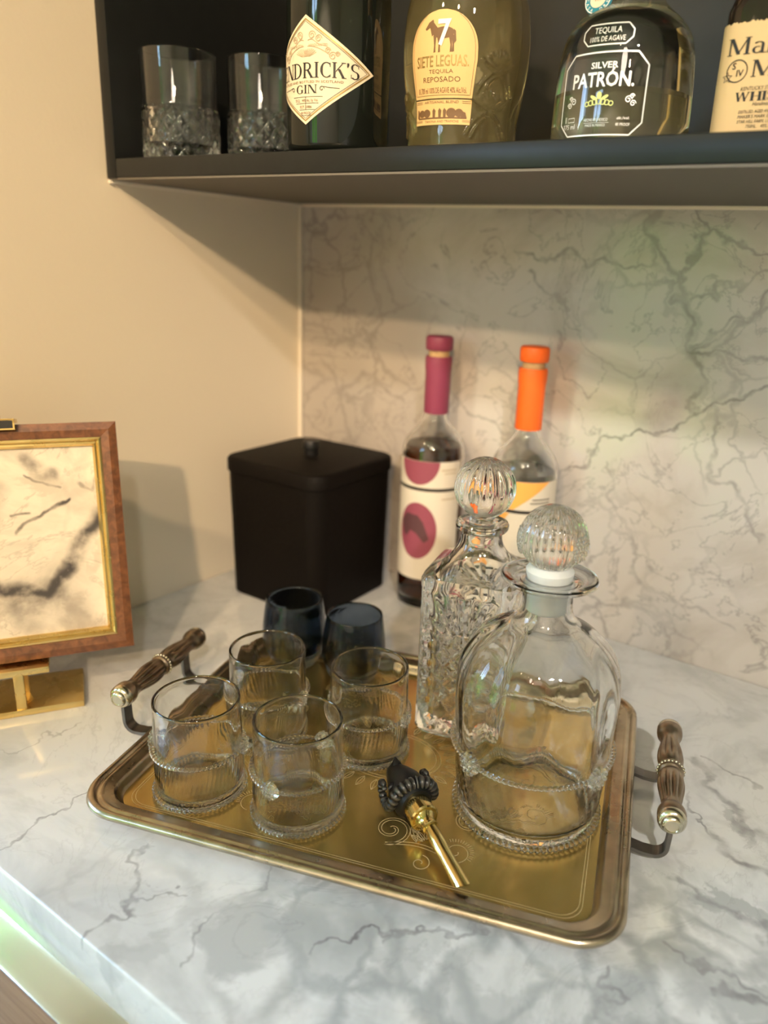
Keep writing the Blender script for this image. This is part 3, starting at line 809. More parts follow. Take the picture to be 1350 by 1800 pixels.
GRIP = [(0.0, 0.0), (0.0060, 0.0002), (0.0094, 0.0028), (0.0104, 0.0075), (0.0100, 0.0125), (0.0086, 0.0155), (0.0076, 0.019), (0.0074, 0.023), (0.0084, 0.030), (0.0098, 0.0385), (0.0102, 0.046), (0.0096, 0.053), (0.0084, 0.0572),
        (0.0086, 0.0582), (0.0098, 0.0597), (0.0098, 0.0613)]
GRIP = GRIP + [(r, 0.125 - z) for r, z in reversed(GRIP[:-2])]
def handle(sx):
    L = 0.125
    uc = sx * (HX + 0.0245)
    Y0 = -0.0625 + 0.004
    prof = smooth_prof(GRIP, 3)
    def mod(r, z, t, i):
        zz = min(z, L - z)
        k = 0.0
        if 0.017 < zz < 0.0565:
            k = math.sin(PI * (zz - 0.017) / 0.0395)
        return r * (1 - 0.22 * k * (0.5 + 0.5 * math.cos(10 * t)) ** 3)
    V, F = lathe(prof, 60, mod)
    V = [(uc + y, Y0 + z, 0.044 + x) for x, y, z in V]
    h = mesh('handle', V, F, M['grip'], tray, True, 60); h['label'] = 'turned fluted handle of tarnished metal'
    # beaded collar in the middle
    g = G()
    for k in range(22):
        a = 2 * PI * k / 22
        g.add(*sphere((uc + 0.0098 * math.sin(a), Y0 + L / 2, 0.044 + 0.0098 * math.cos(a)), 0.0014, 6, 4))
    g.obj('bead_ring', M['cap'], h, True)
    # end cap (near end) and far cap
    for e, d in ((Y0, -1), (Y0 + L, 1)):
        cp = [(0.0, 0.0), (0.0102, 0.0), (0.0104, 0.0015), (0.0098, 0.0040), (0.0082, 0.0058), (0.0074, 0.0060), (0.0070, 0.0075), (0.0058, 0.0088), (0.0048, 0.0090), (0.0046, 0.0084), (0.0, 0.0084)]
        V, F = lathe(cp, 32)
        V = [(uc + x, (e - d * 0.0055) + d * z, 0.044 + y) for x, y, z in V]
        mesh('end_cap', V, F, M['cap'], h, True, 40)
    for yy in (Y0 + 0.010, Y0 + L - 0.024):
        path = [(sx * (HX - 0.0005), yy, 0.0112), (sx * (HX + 0.008), yy, 0.0092), (sx * (HX + 0.0155), yy, 0.0088)]
        for k in range(1, 8):
            a = PI / 2 * k / 7
            path.append((sx * (HX + 0.0155 + 0.0095 * math.sin(a)), yy, 0.0088 + 0.0095 * (1 - math.cos(a))))
        path.append((sx * (HX + 0.0255), yy, 0.030)); path.append((sx * (HX + 0.025), yy, 0.0385))
        V, F = tube(path, 0, flat=(0.0105, 0.0030))
        mesh('bracket', V, F, M['bracket'], h)
handle(1); handle(-1)

# ------------------------------------------------------------------ rope bands and prunts
def rope(R, z, rmin, N, tilt=1.0, seg_per=6, nm=8):
    n = N * seg_per; rings = []
    for i in range(n):
        t = 2 * PI * i / n; ring = []
        for j in range(nm):
            p = 2 * PI * j / nm
            r = rmin * (0.52 + 0.48 * abs(math.cos(N * t / 2 + tilt * p * 0.5)) ** 0.7)
            ring.append(((R + r * math.cos(p)) * math.cos(t), (R + r * math.cos(p)) * math.sin(t), z + r * math.sin(p)))
        rings.append(ring)
    V = [p for r in rings for p in r]; F = []
    for i in range(n):
        k = (i + 1) % n
        for j in range(nm):
            l = (j + 1) % nm
            F.append((i * nm + j, k * nm + j, k * nm + l, i * nm + l))
    return V, F
def prunt(R, z, phi, r):
    g = G()
    d = Vector((math.cos(phi), math.sin(phi), 0)); s = Vector((-math.sin(phi), math.cos(phi), 0)); u = Vector((0, 0, 1))
    c = d * (R + r * 0.10) + u * z
    rings = []
    for i in range(4):
        a = PI / 2 * i / 4
        rings.append([c + (s * math.cos(t) + u * math.sin(t)) * r * math.cos(a) + d * (r * 0.42 * math.sin(a)) for t in [2 * PI * k / 18 for k in range(18)]])
    V, F = loft(rings); g.add(V, F)
    spots = [(0, 0)] + [(0.42, 2 * PI * k / 6) for k in range(6)] + [(0.80, 2 * PI * (k + .5) / 11) for k in range(11)]
    for q, a in spots:
        p = c + (s * math.cos(a) + u * math.sin(a)) * r * q + d * (r * 0.46 * math.sqrt(max(0, 1 - q * q * .9)))
        V, F = sphere(p, r * 0.21, 8, 5); g.add(V, F)
    return g

# ------------------------------------------------------------------ the four clear tumblers
H = 0.0812
TPROF_OUT = [(0.0, 0.0002), (0.030, 0.0), (0.0335, 0.0012), (0.0341, 0.004), (0.0342, 0.02), (0.0340, 0.04), (0.0336, 0.06), (0.0332, 0.0775)]
TPROF_RIM = [(0.0335, 0.0792), (0.0333, 0.0806), (0.0324, 0.0812), (0.0316, 0.0806), (0.0313, 0.0790)]
TPROF_IN = [(0.0316, 0.0775), (0.0320, 0.06), (0.0323, 0.04), (0.0324, 0.02), (0.0318, 0.0085), (0.0295, 0.0068), (0.0, 0.0064)]
def densify(p, n):
    out = []
    for a, b in zip(p, p[1:]):
        for k in range(n): out.append((a[0] + (b[0] - a[0]) * k / n, a[1] + (b[1] - a[1]) * k / n))
    return out + [p[-1]]
def tumbler_mesh(seed):
    rnd = random.Random(seed); ph = [rnd.uniform(0, 6.28) for _ in range(6)]
    prof = densify(TPROF_OUT[:4], 1)[:-1] + densify(TPROF_OUT[3:], 5)[:-1] + TPROF_RIM + densify(TPROF_IN[:5], 4)[:-1] + TPROF_IN[4:]
    nout = 4 - 1 + 4 * 5
    def mod(r, z, t, i):
        r += 0.00035 * math.sin(2 * t + ph[0] + z * 20) + 0.0002 * math.sin(3 * t + ph[1] - z * 30)
        if i < nout and 0.005 < z < 0.038:
            r += 0.00034 * math.cos(60 * t + z * 1300)
        if i < nout and z > 0.042:
            r += 0.00025 * math.sin(7 * t + ph[2] + z * 60) * math.sin(5 * t + ph[3] - z * 90)
        if i >= nout + 5:
            r += 0.00025 * math.sin(6 * t + ph[4] - z * 50) * math.sin(4 * t + ph[5] + z * 110)
        return r
    return lathe(prof, 192, mod)
rope_base = rope(0.0346, 0.0030, 0.0026, 60)
rope_mid = rope(0.0354, 0.0405, 0.0019, 62)
me_base = None
TUMB = [
 ((0.3251, -0.4730), -2.60, 0.0, 1, 'clear glass tumbler at the front left corner of the tray'),
 ((0.4054, -0.4455), -1.42, 0.1, 2, 'clear glass tumbler nearest the camera, round raspberry boss on its front'),
 ((0.3106, -0.3815), 0.15, 0.2, 3, 'clear glass tumbler at the back left, partly behind the front left tumbler'),
 ((0.3999, -0.3505), 3.25, 0.3, 4, 'clear glass tumbler beside the square cut crystal decanter')]
proto_parts = {}
for (xy, pphi, rz, sd, lab) in TUMB:
    t = thing('tumbler', lab, 'glass', (xy[0], xy[1], REST), 0.0, 'clear tumblers on the tray')
    V, F = tumbler_mesh(sd)
    mesh('bowl', V, F, M['wavyglass'], t, True, 70)
    for nm, (V, F) in (('base_rope', rope_base), ('band_rope', rope_mid)):
        if nm not in proto_parts:
            o = mesh(nm, V, F, M['glass'], t, True); proto_parts[nm] = o
        else:
            o = proto_parts[nm].copy(); COL.objects.link(o); o.parent = t
        o.rotation_euler = (0, 0, rz)
    for k in range(2):
        prunt(0.0345, 0.0405, pphi + k * PI, 0.0072).obj('raspberry_boss', M['glass'], t, True)

# ------------------------------------------------------------------ two dark blue glasses
def blue_glass(loc, s, lab):
    t = thing('blue_glass', lab, 'glass', loc, 0, 'dark blue glasses on the tray')
    P = smooth_prof([(0.0, 0.0), (0.018, 0.0), (0.0235, 0.003), (0.0285, 0.012), (0.0322, 0.026), (0.0330, 0.036), (0.0318, 0.052), (0.0290, 0.0725)], 5)
    Q = [(0.0284, 0.0742), (0.0274, 0.0738)] + smooth_prof([(0.0270, 0.0725), (0.0298, 0.052), (0.0310, 0.036), (0.0300, 0.026), (0.0255, 0.016), (0.012, 0.011), (0.0, 0.010)], 5)
    rnd = random.Random(int(s * 100)); p0 = rnd.uniform(0, 6)
    V, F = lathe([(r * s, z * s) for r, z in P + Q], 96, lambda r, z, t_, i: r + 0.0002 * math.sin(3 * t_ + p0 + 40 * z))
    mesh('bowl', V, F, M['blueglass'], t, True, 70)
blue_glass((0.2475, -0.2795, REST), 1.00, 'dark blue stemless glass in front of the black ice bucket')
blue_glass((0.3165, -0.2665, REST), 0.97, 'dark blue stemless glass to the right of the other blue one')

# ------------------------------------------------------------------ round decanter
DC = (0.5449, -0.3308)
t = thing('round_decanter', 'large round clear glass decanter with beaded bands and ball stopper', 'decanter', (DC[0], DC[1], REST))
OUT = [(0.0, 0.0006), (0.048, 0.0), (0.0535, 0.0012), (0.0552, 0.004)] + smooth_prof([(0.0558, 0.012), (0.0578, 0.030), (0.0600, 0.059), (0.0612, 0.085), (0.0614, 0.1095), (0.0590, 0.126), (0.0545, 0.137), (0.0475, 0.1465), (0.0370, 0.1545), (0.0265, 0.1605), (0.0215, 0.166), (0.0192, 0.173), (0.0184, 0.182), (0.0182, 0.190)], 4)
FL = [(0.0190, 0.1925), (0.0260, 0.1938), (0.0335, 0.1945), (0.0353, 0.1956), (0.0356, 0.1968), (0.0350, 0.1980), (0.0330, 0.1980), (0.0250, 0.1972), (0.0175, 0.1965), (0.0160, 0.1950)]
IN = smooth_prof([(0.0157, 0.188), (0.0157, 0.175), (0.0172, 0.167), (0.0228, 0.1605), (0.0340, 0.1525), (0.0445, 0.1440), (0.0512, 0.1350), (0.0558, 0.1245), (0.0580, 0.1090), (0.0578, 0.085), (0.0566, 0.059), (0.0545, 0.030), (0.0528, 0.014)], 4) + [(0.0500, 0.0085), (0.040, 0.0068), (0.0, 0.0072)]
nO = len(OUT)
def mod(r, z, th, i):
    if i < nO:
        if 0.006 < z < 0.058: r += 0.00030 * math.cos(40 * th + z * 260)
        if 0.064 < z < 0.165:
            k = min(1, (z - 0.064) / 0.03) * min(1, (0.165 - z) / 0.02)
            r += k * 0.0010 * (math.cos(10 * th + 0.7) ) * (r / 0.06)
            r += k * 0.0004 * math.sin(3 * th + 70 * z)
    elif i > nO + 9 and 0.01 < z < 0.16:
        r += 0.0006 * math.sin(5 * th + 60 * z) * math.sin(3 * th - 40 * z) * (r / 0.06)
    return r
V, F = lathe(OUT + FL + IN, 200, mod)
mesh('body', V, F, M['wavyglass'], t, True, 70)
V, F = rope(0.0562, 0.0036, 0.0032, 78); mesh('base_rope', V, F, M['glass'], t, True)
V, F = rope(0.0620, 0.061, 0.0022, 92); mesh('band_rope', V, F, M['glass'], t, True)
for ph in (-1.93, -0.28, 1.15, 2.7):
    prunt(0.0606, 0.061, ph, 0.0092).obj('raspberry_boss', M['glass'], t, True)
st = thing('x', 'x', 'x'); bpy.data.objects.remove(st)
# stopper: frosted plug and ribbed ball
pl_ = [(0.0, 0.1705), (0.0136, 0.1705), (0.0150, 0.172), (0.0155, 0.1945), (0.0172, 0.1985), (0.0176, 0.2020), (0.0150, 0.2055), (0.0118, 0.2080), (0.0, 0.2080)]
V, F = lathe(pl_, 48); stp = mesh('stopper', V, F, M['frosted'], t, True, 40); stp['label'] = 'frosted glass stopper plug'
c = 0.2265; RB = 0.0247
prof = [(0.0, c - RB)] + [(RB * math.sin(PI * k / 26), c - RB * math.cos(PI * k / 26)) for k in range(2, 26)] + [(0.0, c + RB)]
V, F = lathe(prof, 168, lambda r, z, th, i: r * (1 - 0.030 * (0.5 + 0.5 * math.cos(28 * th))))
mesh('ribbed_ball', V, F, M['crystal'], stp, True, 60)
for ph in (-2.55, -0.15, 1.0, 2.2):
    g = G()
    d = Vector((math.cos(ph), math.sin(ph), 0)); s_ = Vector((-math.sin(ph), math.cos(ph), 0)); u_ = Vector((0, 0, 1))
    for i in range(-3, 4):
        for j in range(-3, 4):
            a = (i + 0.5 * (j % 2)) * 0.125; b_ = j * 0.11
            if a * a + b_ * b_ > 0.16: continue
            n_ = (d * math.cos(a) * math.cos(b_) + s_ * math.sin(a) * math.cos(b_) + u_ * math.sin(b_))
            V, F = sphere(n_ * (RB * 1.0) + Vector((0, 0, c - 0.002)), 0.0016, 7, 4); g.add(V, F)
    g.obj('bead_cluster', M['glass'], stp, True)

# ------------------------------------------------------------------ square cut-crystal decanter
SA = math.radians(14.9)
t = thing('square_decanter', 'square cut crystal decanter with fluted ball stopper behind the round one', 'decanter', (0.4465, -0.2560, REST), SA)
def sq_ring(half, n, z, disp=None, N=192):
    out = []
    for j in range(N):
        th = 2 * PI * j / N
        c_, s_ = math.cos(th), math.sin(th)
        r = half / ((abs(c_) ** n + abs(s_) ** n) ** (1 / n))
        if disp: r -= disp(th, z, r)
        out.append((r * c_, r * s_, z))
    return out
def cut(th, z, r):
    q = ((th + PI / 4) % (PI / 2)) - PI / 4
    s = math.tan(q) * 0.040      # position along the face, metres
    if abs(s) > 0.031:
        tri = abs(((abs(s) - 0.031) / 0.0032) % 1 - 0.5) * 2
        return 0.0009 * (1 - tri) * (1 if 0.006 < z < 0.142 else 0)
    dep = 0.0
    if 0.008 < z < 0.104:
        p = 0.0165
        for sg in (1, -1):
            v = ((s + sg * z * 0.92) / p + 0.5) % 1
            dep = max(dep, 0.0022 * max(0, 1 - abs(v - 0.5) / 0.30))
            v = ((s + sg * z * 0.92) / (p / 3) + 0.5) % 1
            dep = max(dep, 0.0007 * max(0, 1 - abs(v - 0.5) / 0.42))
    if 0.088 < z < 0.144:
        a = math.atan2(z - 0.080, s) / PI * 13
        v = a % 1
        k = min(1, (z - 0.088) / 0.012) * min(1, max(0, (0.144 - z) / 0.004))
        dep = max(dep, 0.0020 * k * max(0, 1 - abs(v - 0.5) / 0.42))
    return dep
rings = [sq_ring(0.036, 6, 0.0), sq_ring(0.0405, 7, 0.0012), sq_ring(0.0420, 7, 0.004)]
for k in range(72):
    z = 0.0055 + (0.1425 - 0.0055) * k / 71
    rings.append(sq_ring(0.0425, 8, z, cut))
for (half, n, z) in ((0.0430, 8, 0.1455), (0.0430, 8, 0.1500), (0.0418, 7.5, 0.1530), (0.0375, 6, 0.1562), (0.0315, 4.4, 0.1600), (0.0262, 3.3, 0.1645), (0.0225, 2.6, 0.1700), (0.0196, 2.15, 0.1765), (0.0182, 2, 0.182), (0.0178, 2, 0.1875),
                     (0.0195, 2, 0.1892), (0.0222, 2, 0.1905), (0.0232, 2, 0.1930), (0.0232, 2, 0.1955), (0.0222, 2, 0.1972), (0.0190, 2, 0.1972), (0.0150, 2, 0.1955), (0.0125, 2, 0.1925)):
    rings.append(sq_ring(half, n, z))
for (half, n, z) in ((0.0120, 2, 0.186), (0.0122, 2, 0.178), (0.0150, 2.3, 0.170), (0.0215, 3, 0.161), (0.0285, 4, 0.153), (0.0322, 5, 0.146), (0.0335, 5.5, 0.136), (0.0335, 5.5, 0.09), (0.0335, 5.5, 0.03), (0.0325, 5, 0.0165), (0.028, 4, 0.0135), (0.010, 3, 0.0128)):
    rings.append(sq_ring(half, n, z))
V, F = loft(rings)
mesh('body', V, F, M['crystal'], t, True, 24)
pf = [(0.0, 0.176), (0.0098, 0.176), (0.0114, 0.178), (0.0118, 0.195), (0.0120, 0.1985), (0.0104, 0.2005), (0.0110, 0.2020), (0.0110, 0.2040), (0.0, 0.2040)]
V, F = lathe(pf, 40); stp = mesh('stopper', V, F, M['crystal'], t, True, 40)
c = 0.2275; RB = 0.0268
prof = [(0.0, c - RB)] + [(RB * math.sin(PI * k / 28), c - RB * math.cos(PI * k / 28)) for k in range(2, 28)] + [(0.0, c + RB * 0.96)]
V, F = lathe(prof, 180, lambda r, z, th, i: r * (1 - (0.085 * max(0.0, min(1.0, (z - c + 0.014) / 0.012)) * (0.5 + 0.5 * math.cos(15 * th)) ** 1.3)))
mesh('fluted_ball', V, F, M['crystal'], stp, True, 35)

# ------------------------------------------------------------------ ram's-head pourer
RA = math.atan2(-0.0627, 0.1015)
t = thing('bottle_pourer', 'brass bottle pourer with black ram head lying on the tray', 'pourer', (0.4870, -0.4030, REST + 0.0012), RA)
sec = [(a_ * 1.12, b_ * 1.30, c_ * 1.18, d_) for a_, b_, c_, d_ in [(0.001, 0.0100, 0.0100, 0.0), (-0.004, 0.0128, 0.0125, 0.0), (-0.012, 0.0130, 0.0130, 0.001), (-0.020, 0.0115, 0.0120, 0.001), (-0.028, 0.0092, 0.0105, 0.0), (-0.035, 0.0070, 0.0085, -0.001), (-0.041, 0.0050, 0.0062, -0.002), (-0.0445, 0.0022, 0.003, -0.003)]]
rings = []
for (x, ry, rz_, dz) in sec:
    ring = []
    for k in range(28):
        a = 2 * PI * k / 28
        k1 = 1 + 0.14 * max(0, math.sin(a)) ** 6 - 0.08 * max(0, math.cos(a * 2)) ** 2
        ring.append((x, ry * k1 * math.cos(a), 0.0138 + dz + rz_ * k1 * math.sin(a)))
    rings.append(ring)
V, F = loft(rings); head = mesh('ram_head', V, F, M['blackmetal'], t, True, 50); head['label'] = 'black ram head with curled ribbed horns'
for sy in (1, -1):
    ctl = [(-0.006, sy * 0.001, 0.0290), (-0.005, sy * 0.0075, 0.0290), (-0.005, sy * 0.0140, 0.0245), (-0.006, sy * 0.0172, 0.0165), (-0.010, sy * 0.0182, 0.0100), (-0.018, sy * 0.0180, 0.0080),
           (-0.026, sy * 0.0176, 0.0110), (-0.0285, sy * 0.0176, 0.0175), (-0.024, sy * 0.0180, 0.0220), (-0.018, sy * 0.0186, 0.0190)]
    path = []
    C4 = [ctl[0]] + ctl + [ctl[-1]]
    for i in range(1, len(C4) - 2):
        for k in range(12):
            q = k / 12
            path.append(tuple(0.5 * (2 * b1 + (c1 - a1) * q + (2 * a1 - 5 * b1 + 4 * c1 - d1) * q * q + (3 * b1 - a1 - 3 * c1 + d1) * q ** 3) for a1, b1, c1, d1 in zip(C4[i - 1], C4[i], C4[i + 1], C4[i + 2])))
    rad = [0.0054 * (1 - 0.62 * k / len(path)) for k in range(len(path))]
    V, F = tube(path, rad, 12, mod=lambda r, i, th: r * (0.80 + 0.24 * abs(math.sin(i * PI / 6))))
    mesh('horn', V, F, M['wornblack'], head, True, 60)
    V, F = tube([(-0.020, sy * 0.009, 0.021), (-0.018, sy * 0.013, 0.0225), (-0.015, sy * 0.017, 0.0215)], [0.0022, 0.003, 0.0006], 8)
    mesh('ear', V, F, M['blackmetal'], head, True)
V, F = tube([(-0.036, 0, 0.018), (-0.041, 0, 0.0235), (-0.0435, 0, 0.0275)], [0.006, 0.004, 0.0006], 8)
mesh('forelock', V, F, M['blackmetal'], head, True)
prof = [(0.0, 0.0), (0.0100, 0.0), (0.0108, 0.001), (0.0108, 0.0115), (0.0112, 0.012), (0.0112, 0.0145), (0.0100, 0.0155), (0.0080, 0.0158), (0.0074, 0.0165), (0.0062, 0.0195), (0.0056, 0.0225), (0.0060, 0.0240), (0.0060, 0.0255), (0.0046, 0.0262), (0.0, 0.0262)]
V, F = lathe(prof, 40); V = [(z + 0.0005, x, 0.0138 + y) for x, y, z in V]
mesh('collar', V, F, M['brass'], t, True, 30)
rings = []
N_ = 28
for k in range(22):
    u = k / 21; x0 = 0.0265 + u * 0.050
    r = 0.0047 + 0.0012 * u + (0.0006 * math.sin(PI * min(1, u * 2.2)))
    ring = []
    for j in range(N_):
        a = 2 * PI * j / N_
        x = x0 + (0.006 * u ** 3) * math.sin(a)
        zc = 0.0132 - 0.0060 * u
        ring.append((x, r * math.cos(a), zc + r * math.sin(a) * (1 - 0.15 * u)))
    rings.append(ring)
inner = []
for k in range(12):
    u = 1 - k / 11 * 0.9; x0 = 0.0265 + u * 0.050
    r = 0.0047 + 0.0012 * u - 0.0010
    inner.append([(x0 + (0.006 * u ** 3) * math.sin(2 * PI * j / N_), r * math.cos(2 * PI * j / N_), 0.0132 - 0.0060 * u + r * math.sin(2 * PI * j / N_) * (1 - 0.15 * u)) for j in range(N_)])
V, F = loft(rings + inner)
mesh('spout', V, F, M['brass'], t, True, 45)['label'] = 'polished brass pouring spout cut at a slant'

# ------------------------------------------------------------------ black ice bucket
t = thing('ice_bucket', 'black square ice bucket with flat lid and small knob in the corner', 'ice bucket', (0.122, -0.114, 0), 0.02)
def bx(h, r, z): return rrect(h, h, r, 8, z)
V, F = loft([bx(0.071, 0.018, 0.0), bx(0.0735, 0.020, 0.002), bx(0.0765, 0.022, 0.1575), bx(0.0765, 0.022, 0.160)])
mesh('body', V, F, M['black'], t, True, 40)
V, F = loft([bx(0.0768, 0.022, 0.1605), bx(0.0785, 0.023, 0.1615), bx(0.0785, 0.023, 0.1755), bx(0.077, 0.0225, 0.178), bx(0.074, 0.021, 0.179)])
lid = mesh('lid', V, F, M['black'], t, True, 40)
V, F = lathe([(0, 0.179), (0.0085, 0.179), (0.0085, 0.186), (0.0105, 0.188), (0.0105, 0.196), (0.0095, 0.1975), (0, 0.1975)], 24)
mesh('knob', V, F, M['blackmetal'], lid, True, 40)

# ------------------------------------------------------------------ two tall bottles by the backsplash
def bottle_r(z):
    pts = BPTS
    for (r0, z0), (r1, z1) in zip(pts, pts[1:]):
        if z0 <= z <= z1: return r0 + (r1 - r0) * (z - z0) / max(z1 - z0, 1e-9)
    return pts[-1][0]
BPTS = [(0.0, 0.0), (0.0345, 0.0), (0.0378, 0.002), (0.0385, 0.006), (0.0385, 0.1880)] + smooth_prof([(0.0384, 0.193), (0.0372, 0.202), (0.0338, 0.211), (0.0270, 0.220), (0.0200, 0.2275), (0.0155, 0.2335), (0.0132, 0.240)], 4) + [(0.0128, 0.250), (0.0128, 0.3085)]
def tall_bottle(loc, lab, capmat, liquid, fill, phi, variant):
    t = thing('liquor_bottle', lab, 'bottle', loc, 0)
    inner = [(r - 0.0024, z) for r, z in reversed(BPTS[4:])]
    V, F = lathe(BPTS + [(0.0104, 0.3085)] + inner + [(0.030, 0.010), (0.0, 0.013)], 72)
    mesh('glass_body', V, F, M['glass'], t, True, 50)
    lq = [(0.0, 0.0135)] + [(0.0295, 0.0108), (0.0352, 0.014)] + [(0.0354, 0.18)]
    for r, z in BPTS[5:]:
        if z < fill: lq.append((r - 0.0031, z))
    lq.append((bottle_r(fill) - 0.0031, fill)); lq.append((0.0, fill))
    V, F = lathe(lq, 56); mesh('liquid', V, F, liquid, t, True, 40)
    cp = [(0.0130, 0.2425), (0.0146, 0.2425), (0.0150, 0.244), (0.0150, 0.290), (0.0158, 0.297), (0.0160, 0.3055), (0.0154, 0.3095), (0.0130, 0.3095)]
    V, F = lathe([(0.0130, 0.2425)] + cp[1:] , 48)
    mesh('capsule', V, F, capmat, t, True, 40)
    V, F = lathe([(0.0, 0.3090), (0.0122, 0.3090), (0.0122, 0.3165), (0.0, 0.3165)], 40)
    mesh('cork_ring', V, F, M['cork'], t, True, 40)
    V, F = lathe([(0.0, 0.3166), (0.0150, 0.3166), (0.0160, 0.3180), (0.0162, 0.3290), (0.0154, 0.3318), (0.0135, 0.3330), (0.0, 0.3330)], 40)
    mesh('cap', V, F, capmat, t, True, 40)
    w = Cyl(bottle_r, phi, 0.0)
    hw = 0.0385 * (1.25 if variant == 0 else 1.35)
    upper = (0.158, 0.1905); lower = (0.040, 0.154)
    for nm, (a, b) in (('upper_label', upper), ('lower_label', lower)):
        sheet(nm, w, 0.0004, lambda v: (-hw, hw), a, b, 40, 1, M['paper'], t)
    pr = Print(w, 0.0003, 0.004)
    pr.rect(-hw, hw, 0.1542, 0.1578); pr.make('dark_band', M['ink'], t)
    if variant == 0:
        pr = Print(w, 0.0007, 0.004)
        P = [(-0.034, 0.1903)]
        n = 20
        for i in range(n + 1):
            a = PI + PI * i / n
            x = -0.010 + 0.026 * math.cos(a); y = 0.1903 + 0.029 * math.sin(a)
            P.append((x, y))
        P = [(a_ + 0.002, b_) for a_, b_ in P]; V = [(-0.008, 0.1903)] + P[1:]; F = [(0, i, i + 1) for i in range(1, len(V) - 1)]
        pr.put(V, F); pr.disc(-0.007, 0.103, 0.0250, 0.036, 40)
        pr.make('print', M['purpleink'], t, 'purple round print')
        pr = Print(w, 0.0009, 0.004)
        pr.poly([(-0.030, 0.112), (-0.022, 0.124), (-0.006, 0.123), (0.001, 0.115), (0.009, 0.094), (0.003, 0.089), (-0.007, 0.100), (-0.015, 0.103), (-0.021, 0.094), (-0.026, 0.098)])
        pr.make('print', M['darkprint'], t, 'dark ragged print in the purple circle')
        pr = Print(w, 0.0007, 0.004)
        pr.rect(0.020, 0.040, 0.180, 0.1815).rect(0.024, 0.040, 0.176, 0.1772).rect(0.022, 0.042, 0.144, 0.1455).rect(0.020, 0.040, 0.050, 0.0512)
        pr.make('small_print', M['tanink'], t, None, 'stuff')
    else:
        pr = Print(w, 0.0007, 0.004)
        pr.poly([(-0.050, 0.1903), (0.034, 0.1903), (-0.006, 0.1585), (-0.050, 0.1585)])
        pr.make('print', M['orangeink'], t, 'orange slanted print on the upper label')
        pr = Print(w, 0.0007, 0.004)
        pr.poly([(-0.050, 0.1535), (-0.010, 0.1535), (-0.034, 0.120), (-0.050, 0.120)])
        pr.make('print', M['orangeink'], t, 'orange slanted print on the lower label')
        pr = Print(w, 0.0007, 0.004)
        pr.poly([(-0.03, 0.098), (-0.010, 0.103), (0.012, 0.099), (0.024, 0.092), (0.010, 0.080), (-0.012, 0.084), (-0.03, 0.088)])
        pr.make('print', M['ink'], t, 'black print low on the label')
        pr = Print(w, 0.0007, 0.004)
        pr.rect(0.012, 0.036, 0.166, 0.1672).rect(0.014, 0.036, 0.170, 0.1712)
        pr.make('small_print', M['ink'], t, None, 'stuff')
    return t
tall_bottle((0.2584, -0.0440, 0), 'tall bottle of brown liquor with plum capsule and plum circle on label', M['purple'], M['whiskey'], 0.205, math.atan2(-0.77, 0.487) - 0.25, 0)
tall_bottle((0.3815, -0.0450, 0), 'tall bottle of clear spirit with bright orange capsule against the backsplash', M['orange'], M['clearliquid'], 0.196, math.atan2(-0.77, 0.364) - 0.05, 1)

# ------------------------------------------------------------------ framed picture on its easel
EA = math.atan2(0.84, 0.54)
EO = (0.1136, -0.4992)
LEAN = math.radians(12)
FW, FH, FB = 0.100, 0.213, 0.053           # half width, height along the slope, bottom height
def fp(u, w, d):
    """u right, w up the leaning front plane, d backwards from the front plane"""
    return (u, w * math.sin(LEAN) + d * math.cos(LEAN), FB + w * math.cos(LEAN) - d * math.sin(LEAN))
t = thing('picture_frame', 'walnut and gilt framed abstract picture leaning on a brass easel', 'picture frame', (EO[0], EO[1], 0), EA)
def border(name, m0, m1, d00, d01, d1, mat, lab=None):
    """mitred moulding between insets m0..m1; front depth d00 at outside, d01 at inside, back d1"""
    def rect(m, d): return [fp(-FW + m, m, d), fp(FW - m, m, d), fp(FW - m, FH - m, d), fp(-FW + m, FH - m, d)]
    rr = [rect(m0, d1), rect(m0, d00), rect((m0 + m1) / 2, min(d00, d01) - 0.0008), rect(m1, d01), rect(m1, d1)]
    V = [p for r in rr for p in r]; F = []
    for i in range(5):
        a, b = i, (i + 1) % 5
        for j in range(4):
            k = (j + 1) % 4; F.append((a * 4 + j, a * 4 + k, b * 4 + k, b * 4 + j))
    o = mesh(name, V, F, mat, t)
    if lab: o['label'] = lab
border('wood_moulding', 0.0, 0.0135, 0.002, 0.001, 0.016, M['framewood'], 'walnut outer moulding')
border('gilt_moulding', 0.0136, 0.0175, 0.0015, 0.003, 0.014, M['gold'], 'gilt inner fillet')
border('gilt_moulding', 0.0176, 0.0215, 0.0035, 0.006, 0.014, M['gold'], 'gilt inner slip')
def A(px, py): return (0.008 + 0.00045 * px, 0.195 - 0.000535 * (py - 768))
def Z(pts): return [A(x / 2.9, 700 + y / 2.9) for x, y in pts]
ART = [(Z([(-200, 880), (0, 915), (150, 938), (270, 830), (330, 700), (480, 540), (560, 480)]), 0.0042, 1.5, 1.6),
       (Z([(0, 970), (120, 960), (180, 930)]), 0.010, 0.9, 1.6), (Z([(200, 900), (230, 1000), (260, 1180)]), 0.012, 0.4, 2.0),
       (Z([(20, 620), (170, 520), (310, 470)]), 0.0014, 1.2, 0.9), (Z([(0, 545), (80, 535)]), 0.0010, 1.0, 0.9),
       (Z([(70, 345), (260, 410)]), 0.0010, 1.0, 0.9), (Z([(100, 270), (160, 330), (220, 340)]), 0.0045, 1.0, 1.2),
       (Z([(380, 400), (430, 430), (490, 350)]), 0.0016, 0.7, 1.0), (Z([(0, 1060), (60, 1080), (40, 1110)]), 0.006, 0.5, 1.8),
       (Z([(-260, 300), (-120, 600), (-60, 420)]), 0.004, 0.5, 2.0)]
